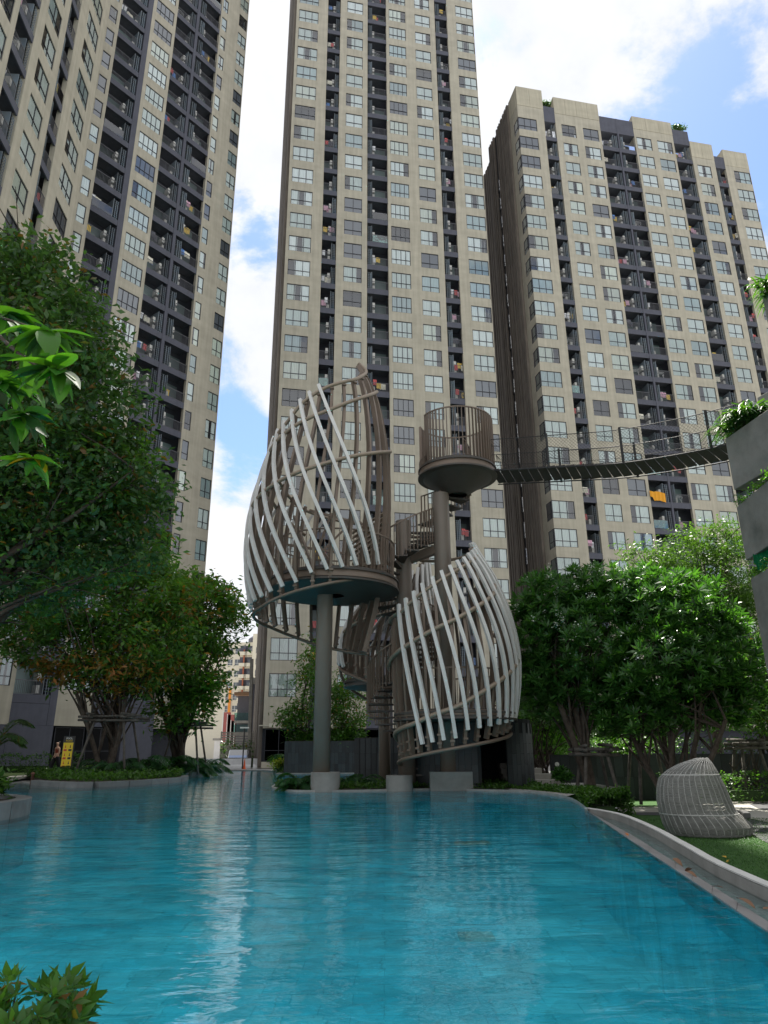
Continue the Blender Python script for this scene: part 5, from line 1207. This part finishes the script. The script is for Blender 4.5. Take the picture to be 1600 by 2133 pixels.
# ------------------------------------------------------------------ woven daybed
M_rattan = mat('rattan_grey', (.40, .395, .375), .6, var=.12, vscale=9)
M_rattand = mat('rattan_grey_base', (.20, .20, .185), .7, var=.15, vscale=9)
DB = empty('woven_daybed', (W(1468, 1742, 14.4).x, 14.6, -.5), label='grey woven shell-shaped daybed standing on the lawn', cat='daybed'); DB0 = Vector(DB.location)
dsil = [(1746, 1408, 1548), (1738, 1396, 1561), (1720, 1386, 1562), (1706, 1381, 1549), (1690, 1376, 1529), (1665, 1371, 1517), (1640, 1371, 1507), (1620, 1375, 1497), (1605, 1391, 1490), (1592, 1414, 1483), (1584, 1436, 1478), (1579, 1452, 1474)]
dl = []
for py, a, c in dsil:
    l_, r_ = W(a, py, 14.6), W(c, py, 14.6); z = max(.0, (l_.z + r_.z) / 2 - DB0.z); dl.append((z, (l_.x + r_.x) / 2 - DB0.x, (r_.x - l_.x) / 2))
dl.sort(); dcx = [(z, x) for z, x, r in dl]; dr_ = [(z, r) for z, x, r in dl]; zt = dl[-1][0]
def DS(phi, z):
    r = interp(dr_, z); a = rad(phi); return Vector((interp(dcx, z) + r * math.cos(a), r * .86 * math.sin(a), z))
for k in range(36):
    phi = k * 10; 
    if 20 < phi < 60: zs = [i * .38 / 8 for i in range(9)]
    else: zs = [zt * i / 22 for i in range(23)]
    b = MB(); b.tube([DS(phi, z) for z in zs], .0075, 5); b.build('rib', M_rattan, DB)
b = MB(); z = .01; k = 0; rr_ = random.Random(2)
while z < zt:
    full = z < .38; a0, a1 = (0, 360) if full else (62, 378); n = 44
    dz = (rr_.uniform(-.003, .003)); b.tube([DS(a0 + (a1 - a0) * i / n, min(zt, z + dz + (.006 if i % 2 else -.006))) for i in range(n + (0 if full else 1))], .0065 if full else .0085, 4, closed=full)
    z += .0155 if full else (.0165 if z < zt * .92 else .03)
tag(b.build('weave', M_rattand, DB), kind='stuff')
for z_ in (.38, zt * .78):
    b = MB(); b.tube([DS(i * 9, z_) for i in range(40)], .013, 6, closed=True); b.build('hoop', M_rattan, DB)
b = MB(); b.tube([DS(378, .38 + (zt - .38) * i / 16) for i in range(17)], .016, 6); b.tube([DS(62, .38 + (zt - .38) * i / 16) for i in range(17)], .016, 6); b.build('opening_frame', M_rattan, DB)
b = MB(); b.lathe([(0, .3), (.6, .3), (.62, .2), (.6, .12), (0, .12)], 28, c=(interp(dcx, .25), 0, 0)); b.build('seat_cushion', mat('cushion_grey', (.16, .16, .155), .9), DB)
b = MB(); b.sweep([(.78, -.35, .36), (.84, -.1, .38), (.84, .15, .37)], [(-.05, -.06), (.05, -.06), (.05, .06), (-.05, .06)]); b.build('arm_cushion', mat('cushion_dark', (.07, .07, .07), .8), DB, bevel=.02)
# ------------------------------------------------------------------ sign, person, garden light
SG = empty('sign_board', (W(138, 1600, 31).x, 31, .15), label='yellow rules sign with a black header on two posts beside the pool', cat='sign'); M_blk = mat('sign_black', (.012, .012, .012), .5); M_yl = mat('sign_yellow', (.72, .52, .01), .5)
b = MB(); b.box(-.26, .22, 0, .03, .38, 1.64); b.build('back_panel', M_blk, SG); b = MB(); b.box(-.235, .165, -.012, -.002, .41, 1.385); yp = b.build('yellow_panel', M_yl, SG)
for x in (-.24, .19): b = MB(); b.box(x - .02, x + .02, .032, .07, -.2, 1.62); b.build('post', M_blk, SG)
M_sr = mat('sign_red', (.5, .06, .015), .5); M_wt = mat('sign_white', (.75, .78, .75), .5)
for i in range(3):
    for j in range(2):
        x = -.135 + j * .2; z = 1.08 - i * .32; mm_ = M_sr if j == 0 else M_blk
        b = MB(); b.box(x - .065, x + .065, -.018, -.013, z - .03, z + .05); b.build('notice_block', mm_, yp)
        b = MB(); b.lathe([(0, 0), (.025, .02), (.022, .06), (.008, .07), (.018, .1), (0, .12)], 8, c=(0, 0, 0)); b.v = [(v[0] + x, v[1] * .1 - .016, v[2] + z + .09) for v in b.v]; b.build('icon', mm_, yp)
def text(s_, size, loc, mt_, parent):
    c_ = bpy.data.curves.new('lettering', 'FONT'); c_.body = s_; c_.size = size; c_.align_x = 'CENTER'; c_.extrude = .002; c_.materials.append(mt_)
    tmp = bpy.data.objects.new('tmp', c_); me = bpy.data.meshes.new_from_object(tmp); bpy.data.objects.remove(tmp); o = link('lettering', me, parent, loc, (math.pi / 2, 0, 0)); return o
text('POOL', .10, (-.02, -.004, 1.52), M_wt, SG); text('RULES', .10, (-.02, -.004, 1.43), M_yl, SG)
def skin_obj(name, joints, edges, mt_, parent, root=0, sub=2):
    me = bpy.data.meshes.new(name); me.from_pydata([j[:3] for j in joints], edges, []); me.materials.append(mt_); o = bpy.data.objects.new(name, me); C.objects.link(o); o.parent = parent
    sk = o.modifiers.new('skin', 'SKIN'); sk.use_smooth_shade = True
    for i, j in enumerate(joints): d = me.skin_vertices[0].data[i]; d.radius = (j[3], j[4] if len(j) > 4 else j[3]); d.use_root = (i == root)
    su = o.modifiers.new('sub', 'SUBSURF'); su.levels = su.render_levels = sub; return o
M_skin = mat('skin', (.55, .33, .23), .55); M_rust = mat('rust_top', (.26, .055, .03), .8); M_pant = mat('black_trousers', (.014, .014, .017), .85); M_hair = mat('hair_black', (.012, .009, .008), .5)
PS = empty('person', (W(114, 1605, 38.5).x, 38.5, .14), rad(-35), label='barefoot woman in a rust-red sleeveless top and wide black trousers walking behind the sign', cat='person')
J = [(0, 0, .88, .12, .10), (0, 0, 1.05, .105, .085), (0, 0, 1.22, .13, .09), (0, 0, 1.32, .07, .06), (0, -.01, 1.40, .042), (0, -.02, 1.47, .075, .085), (0, -.02, 1.55, .08, .09),
     (-.10, 0, .86, .085), (-.13, -.14, .48, .06), (-.14, -.16, .10, .035), (-.14, -.30, .03, .03), (.10, 0, .86, .085), (.12, .10, .48, .06), (.12, .26, .12, .035), (.12, .16, .03, .03),
     (-.17, 0, 1.27, .05), (-.24, .06, 1.03, .038), (-.26, -.02, .80, .026), (-.26, -.05, .72, .028, .018), (.17, 0, 1.27, .05), (.24, -.02, 1.03, .038), (.22, -.18, .86, .026), (.21, -.24, .80, .028, .018)]
E_b = [(0, 1), (1, 2), (2, 3), (3, 4), (4, 5), (5, 6), (0, 7), (7, 8), (8, 9), (9, 10), (0, 11), (11, 12), (12, 13), (13, 14), (2, 15), (15, 16), (16, 17), (17, 18), (2, 19), (19, 20), (20, 21), (21, 22)]
skin_obj('body', J, E_b, M_skin, PS)
skin_obj('sleeveless_top', [(0, 0, .98, .125, .10), (0, 0, 1.10, .122, .10), (0, 0, 1.22, .145, .105), (0, 0, 1.29, .11, .075)], [(0, 1), (1, 2), (2, 3)], M_rust, PS)
skin_obj('trousers', [(0, 0, .90, .135, .115), (-.10, 0, .80, .105), (-.14, -.13, .5, .11), (-.15, -.15, .16, .13), (.10, 0, .80, .105), (.13, .10, .5, .11), (.13, .22, .2, .13)], [(0, 1), (1, 2), (2, 3), (0, 4), (4, 5), (5, 6)], M_pant, PS)
skin_obj('hair', [(0, .03, 1.585, .085, .08), (0, .06, 1.53, .075, .06), (0, .10, 1.55, .045)], [(0, 1), (1, 2)], M_hair, PS)
b = MB(); b.lathe([(0, 0), (.06, 0), (.05, .34), (.075, .36), (.075, .4), (0, .45)], 12); o = b.build('garden_light', mat('rusty_metal', (.12, .05, .03), .8, var=.3), None, True); o.location = (*Wz(66, 1631, .05).xy, .0); o.location.y -= .0; tag(o, 'short rusty brown garden spotlight at the left end of the kerb', 'garden light')
# ------------------------------------------------------------------ things in the gap between the towers
M_white2 = mat('barrier_white', (.62, .62, .62), .7, var=.08)
for i in range(8):
    b = MB(); L_ = 2.6; b.sweep([(-L_ / 2, 0, 0), (L_ / 2, 0, 0)], [(0, -.32), (.16, -.3), (.3, -.13), (.72, -.08), (.72, .08), (.3, .13), (.16, .3), (0, .32)], ups=(0, 0, 1)); o = b.build('road_barrier', M_white2); o.location = (-16.6 + i * 1.5 * 1.85 if False else -22.5 + i * 2.75, 57.0 + .25 * (i % 2) - (1.5 if i > 5 else 0), .08); o.rotation_euler = (0, 0, rad(4 + 3 * (i % 3)))
    tag(o, ['low white concrete barrier at the left end of the row, beyond the palm bed', 'white concrete barrier behind the palms', 'white concrete barrier behind the rounder kerb tree', 'white concrete barrier right of the kerb tree trunk', 'white concrete barrier in front of the hedge, left of the car', 'white concrete barrier in front of the black car', 'white concrete barrier at the foot of the middle tower corner', 'white concrete barrier at the right end, behind the yellow shrub'][i], 'road barrier', 'white barriers across the gap')
CR = empty('parked_car', (W(500, 1575, 62).x, 62, .05), rad(8), label='black car parked behind the white barriers in the gap', cat='car'); M_carb = mat('car_black', (.012, .012, .014), .2, coat=1.0); M_cg = mat('car_glass', (.12, .14, .15), .05)
b = MB(); b.sweep([(-.85, 0, 0), (-.8, 0, 0), (.8, 0, 0), (.85, 0, 0)], [(.25, -2.1), (.75, -2.15), (.9, -1.4), (1.38, -.6), (1.42, .6), (.98, 1.6), (.8, 2.1), (.25, 2.1)], ups=(0, 0, 1), scale=[.95, 1, 1, .95]); b.build('body', M_carb, CR, bevel=.06)
b = MB(); b.quad((-.68, -1.36, .93), (.68, -1.36, .93), (.58, -.66, 1.34), (-.58, -.66, 1.34)); b.build('windscreen', M_cg, CR)
for x in (-.55, .55): b = MB(); b.box(x - .17, x + .17, -2.2, -2.13, .58, .72); b.build('headlight', M_wt, CR)
for x in (-.8, .8):
    for y in (-1.35, 1.35): b = MB(); b.tube([(x - .1, y, .32), (x + .1, y, .32)], .32, 16); b.build('wheel', M_dark, CR)
b = MB(); b.lathe([(.17, 0), (.17, .03), (.11, .03), (.02, .72), (0, .72)], 14); o = b.build('traffic_cone', mat('cone_orange', (.6, .09, .02), .6), None); o.location = (W(510, 1580, 56).x, 56, .05); tag(o, 'orange traffic cone beside the lamp post in the gap', 'traffic cone')
b = MB(); b.box(-.14, .14, -.14, .14, 0, 9.4); o = b.build('utility_pole', M_conc); o.location = (W(520, 1570, 66).x, 66, 0); o.rotation_euler = (0, rad(-1.5), 0); tag(o, 'grey concrete utility pole in the gap between the towers', 'pole')
LPo = empty('lamp_post', (W(506, 1580, 56).x, 56, .05), label='short dark lamp post beside the black car', cat='lamp post'); b = MB(); b.tube([(0, 0, 0), (0, 0, 2.9)], .05, 8); b.build('post', M_blk, LPo); b = MB(); b.box(-.32, .32, -.12, .12, 2.9, 3.0); b.build('lamp_head', M_wt, LPo)
FN = empty('slatted_fence', (-15.5, 70, 0), label='grey horizontal slatted fence across the far end of the gap', cat='fence')
for k in range(6): b = MB(); b.box(0, 9, 0, .06, 1.9 + k * .22, 2.03 + k * .22); b.build('slat', M_rail2 if 'M_rail2' in globals() else M_conc, FN)
for k in range(4): b = MB(); b.box(k * 2.95, k * 2.95 + .1, .062, .14, 0, 3.2); b.build('post', M_conc, FN)
b = MB(); b.box(0, 9, .15, .3, 0, 1.9); b.build('base_wall', M_concd, FN)
# dark shed wall, grey house
def bldg(name, label, px0_, px1_, Y, zt, dep, mt_, cat='building', rz=0):
    x0, x1 = W(px0_, 1570, Y).x, W(px1_, 1570, Y).x; t = empty(name, (x0, Y, 0), rz, label=label, cat=cat); b = MB(); b.box(0, x1 - x0, 0, dep, 0, zt); b.build('wall', mt_, t); return t, x1 - x0
t, w_ = bldg('shed', 'dark slate-coloured shed with a lean-to roof next to the middle tower', 519, 548, 74, W(532, 1425, 74).z, 8, M_slate, 'shed'); zt_ = W(532, 1425, 74).z
b = MB(); b.add([(-.15, -.2, zt_ + .75), (w_ + .1, -.2, zt_ + .1), (w_ + .1, 8, zt_ + .1), (-.15, 8, zt_ + .75), (-.15, -.2, zt_ + .002), (w_ + .1, -.2, zt_ + .002), (w_ + .1, 8, zt_ + .002), (-.15, 8, zt_ + .002)], [(0, 1, 2, 3), (4, 7, 6, 5), (0, 4, 5, 1), (1, 5, 6, 2), (2, 6, 7, 3), (3, 7, 4, 0)]); b.build('roof', M_conc, t)
b = MB(); b.box(.9, 1.25, -.06, -.002, 4, 6.5); b.build('window', M_film, t)
t, w_ = bldg('grey_house', 'small grey house with a balcony left of the utility pole', 489, 517, 84, W(500, 1450, 84).z, 6, mat('house_grey', (.12, .12, .14), .8, var=.1), 'house'); zt_ = W(500, 1450, 84).z
for z in (3.2, zt_ - 3.0): b = MB(); b.box(-.1, w_, -1.0, -.002, z, z + .25); b.build('balcony', M_conc, t); b = MB(); b.box(-.1, w_, -1.0, -.96, z + .26, z + 1.1); b.build('railing', M_glassb, t)
b = MB(); b.box(-.2, w_, -1.3, 6, zt_ + .003, zt_ + .35); b.build('roof', mat('roof_timber', (.22, .13, .07), .8), t)
# cream and orange apartment block
M_cream = mat('render_cream', (.62, .58, .47), .9, var=.05); M_or = mat('render_orange', (.70, .26, .04), .8, var=.05); M_rust2 = mat('render_rust', (.33, .10, .05), .8)
YD = 190; xl = W(380, 1500, YD).x; kx = lambda px: W(px, 1450, YD).x - xl
AP = empty('apartment_block', (xl, YD, 0), label='distant cream apartment block with orange and rust stripes in the gap', cat='apartment building'); zt1, zt2 = W(500, 1338, YD).z, W(535, 1322, YD).z
b = MB(); b.box(0, kx(523), 0, 14, 0, zt1); b.build('wall', M_cream, AP); b = MB(); b.box(kx(523) + .01, kx(580), -1.6, 14, 0, zt2); b.build('wall', M_cream, AP)
for a, c, mt_ in ((477, 481.5, M_or), (503, 505.5, M_rust2)): b = MB(); b.box(kx(a), kx(c), -.5, -.01, 0, zt1 - (2 if mt_ is M_rust2 else 12)); b.build('stripe', mt_, AP)
b = MB(); b.box(0, 1.25, -.06, -.004, 0, 1.5); fw = b.mesh('window', mat('far_window', (.10, .115, .13), .3)); b = MB(); b.box(.62, .68, -.07, -.061, 0, 1.5); b.box(0, 1.25, -.07, -.062, .5, .56); fm = b.mesh('frame', M_wt)
b = MB(); b.box(0, 2.9, -.9, -.004, 0, .9); fb = b.mesh('balcony', M_cream); b = MB(); b.box(.1, 2.8, -.03, -.004, .92, 2.5); fbd = b.mesh('recess_shade', M_slate)  # dark panel paints the balcony shade onto the flat wall
fl = 0
while 3 + fl * 2.95 < zt1 - 3:
    z = 3 + fl * 2.95
    for px in (470, 485, 513): o = link('window', fw, AP, (kx(px), 0, z)); link('frame', fm, o)
    for px in (494.5, 506): o = link('balcony', fb, AP, (kx(px), 0, z - .4), None, (.72, 1, 1)); link('recess_shade', fbd, o)
    for px in (531, 548): o = link('window', fw, AP, (kx(px), -1.6, z), None, (.7, 1, 1)); link('frame', fm, o)
    fl += 1
b = MB(); b.lathe([(0, 0), (1.6, 0), (1.6, 1.4), (.6, 2.2), (0, 2.3)], 16); o = b.build('roof_tank', M_slate, AP, True); o.location = (kx(518), 4, zt1)
# banners and laundry row in the gap
for i, (px, py, h_) in enumerate(((462, 1482, 4.0), (471, 1487, 5.0), (479, 1500, 4.0), (487, 1505, 3.2))):
    t = empty('banner', (W(px, 1540, 92).x, 92, 0), label=['leftmost faded red banner on a pole in the gap', 'tallest faded red banner in the gap, second from the left', 'faded red banner in the gap, third from the left', 'faded red banner in the gap, nearest the grey house'][i], cat='banner', group='red banners in the gap'); z = W(px, py, 92).z
    b = MB(); b.tube([(0, 0, 0), (0, 0, z)], .06, 6); b.build('pole', M_wt, t); b = MB(); b.box(.07, .95, -.02, .02, z - h_, z - .1); b.build('cloth', mat('banner_red', (.42, .13, .12), .8), t)
t, w_ = bldg('garage', 'low white garage behind the banners in the gap', 445, 488, 110, 3.2, 6, M_white2, 'garage')
b = MB(); b.box(-.2, w_ + .2, -.3, 6.2, 3.203, 3.5); b.build('roof', M_conc, t)
# security camera on the middle tower
CV = empty('security_camera', W(564, 1511, 56.2), label='white security camera on an arm at the corner of the middle tower', cat='camera'); b = MB(); b.box(-.12, .28, -.12, .12, -.12, .14); b.build('housing', M_cream, CV); b = MB(); b.bar((-.12, 0, 0), (-.9, .1, 0), .07, .07); b.build('arm', M_cream, CV)
# big orange cloth hanging on a balcony
def on_facade(A, D, px, py, out=0):
    A = rad(A); n_ = Vector((-math.cos(A), math.sin(A), 0)); d = ray(px, py); o_ = Vector((0, 0, H)); return o_ + d * ((D - out - o_.dot(n_)) / d.dot(n_))
p0, p1 = on_facade(78.69, 58.98, 1353, 1022, .12), on_facade(78.69, 58.98, 1385, 1027, .12); b = MB(); vs = []; fs = []
for i in range(9):
    q = p0.lerp(p1, i / 8); dr2 = .95 if i > 1 else .6
    for j in range(3): vs.append((q.x - p0.x, q.y - p0.y - .06 * (i % 2), q.z - p0.z - dr2 * j / 2 - .05 * math.sin(i)))
for i in range(8):
    for j in range(2): a = i * 3 + j; fs.append((a, a + 1, a + 4, a + 3))
b.add(vs, fs); o = b.build('hanging_cloth', mat('cloth_orange', (.75, .33, .02), .85)); o.location = p0; tag(o, 'large orange cloth hung over a balcony rail of the right tower', 'cloth')
for px, py, r_, lab in ((1411, 270, 1.0, 'round dark shrub on the roof edge of the right tower, at the third balcony shaft'), (1137, 223, .8, 'dark roof plants of the right tower behind the first balcony shaft')):
    q = on_facade(78.69, 58.98, px, py, -1.2); t = empty('roof_plant', q, label=lab, cat='plant'); crown(t, [(q.x, q.y, q.z, r_, .8, .35, 1)], 60, 16, .25, .22, .05, L_dark, 7, name='foliage')
# fallen leaves
M_fl = [mat('fallen_orange', (.36, .13, .04), .8), mat('fallen_brown', (.16, .085, .045), .8), mat('fallen_yellow', (.5, .3, .03), .7)]
fll = [(1302, 1737, 0, 0, .17, 'orange fallen leaf lying flat on the overflow edge, farthest from the camera'), (1308, 1746, 0, 1, .14, 'brown fallen leaf right below the orange one on the overflow edge'), (1402, 1791, 0, 1, .16, 'curled tan leaf midway along the overflow edge'), (1441, 1812, 0, 1, .15, 'reddish brown curled leaf on the overflow edge'),
       (1430, 1818, 0, 1, .16, 'flat grey-green leaf beside the reddish brown one'), (1506, 1853, 0, 1, .13, 'thin dark upright leaf stalk on the overflow edge'), (1535, 1875, 0, 1, .2, 'long narrow brown leaf on the overflow edge'), (1590, 1898, 0, 1, .2, 'dark curled leaf at the right edge of the picture'), (1503, 1785, -.49, 2, .17, 'yellow fallen leaf on the lawn, left of the pair'), (1518, 1793, -.49, 2, .15, 'yellow fallen leaf on the lawn, right of the pair')]
for i, (px, py, z, k, s_, lab) in enumerate(fll):
    me = leaf_mesh(20 + i, s_ * .7, s_ * .16); me.materials.append(M_fl[k]); o = link('fallen_leaf', me, None, Wz(px, py, z) + Vector((0, 0, .012)), (rad(rr.uniform(-15, 25)), rad(rr.uniform(-20, 20)), rr.uniform(0, 6))); tag(o, lab, 'leaf')
# light set in the pool floor
q = Wz(990, 1908, -1.0); b = MB(); b.box(-.22, .22, -.17, .17, -1.25, -1.21); o = b.build('pool_drain', mat('drain_cover', (.42, .40, .26), .6, var=.5, vscale=14)); o.location = (q.x, q.y, 0); tag(o, 'rectangular pale drain cover on the pool floor', 'drain')
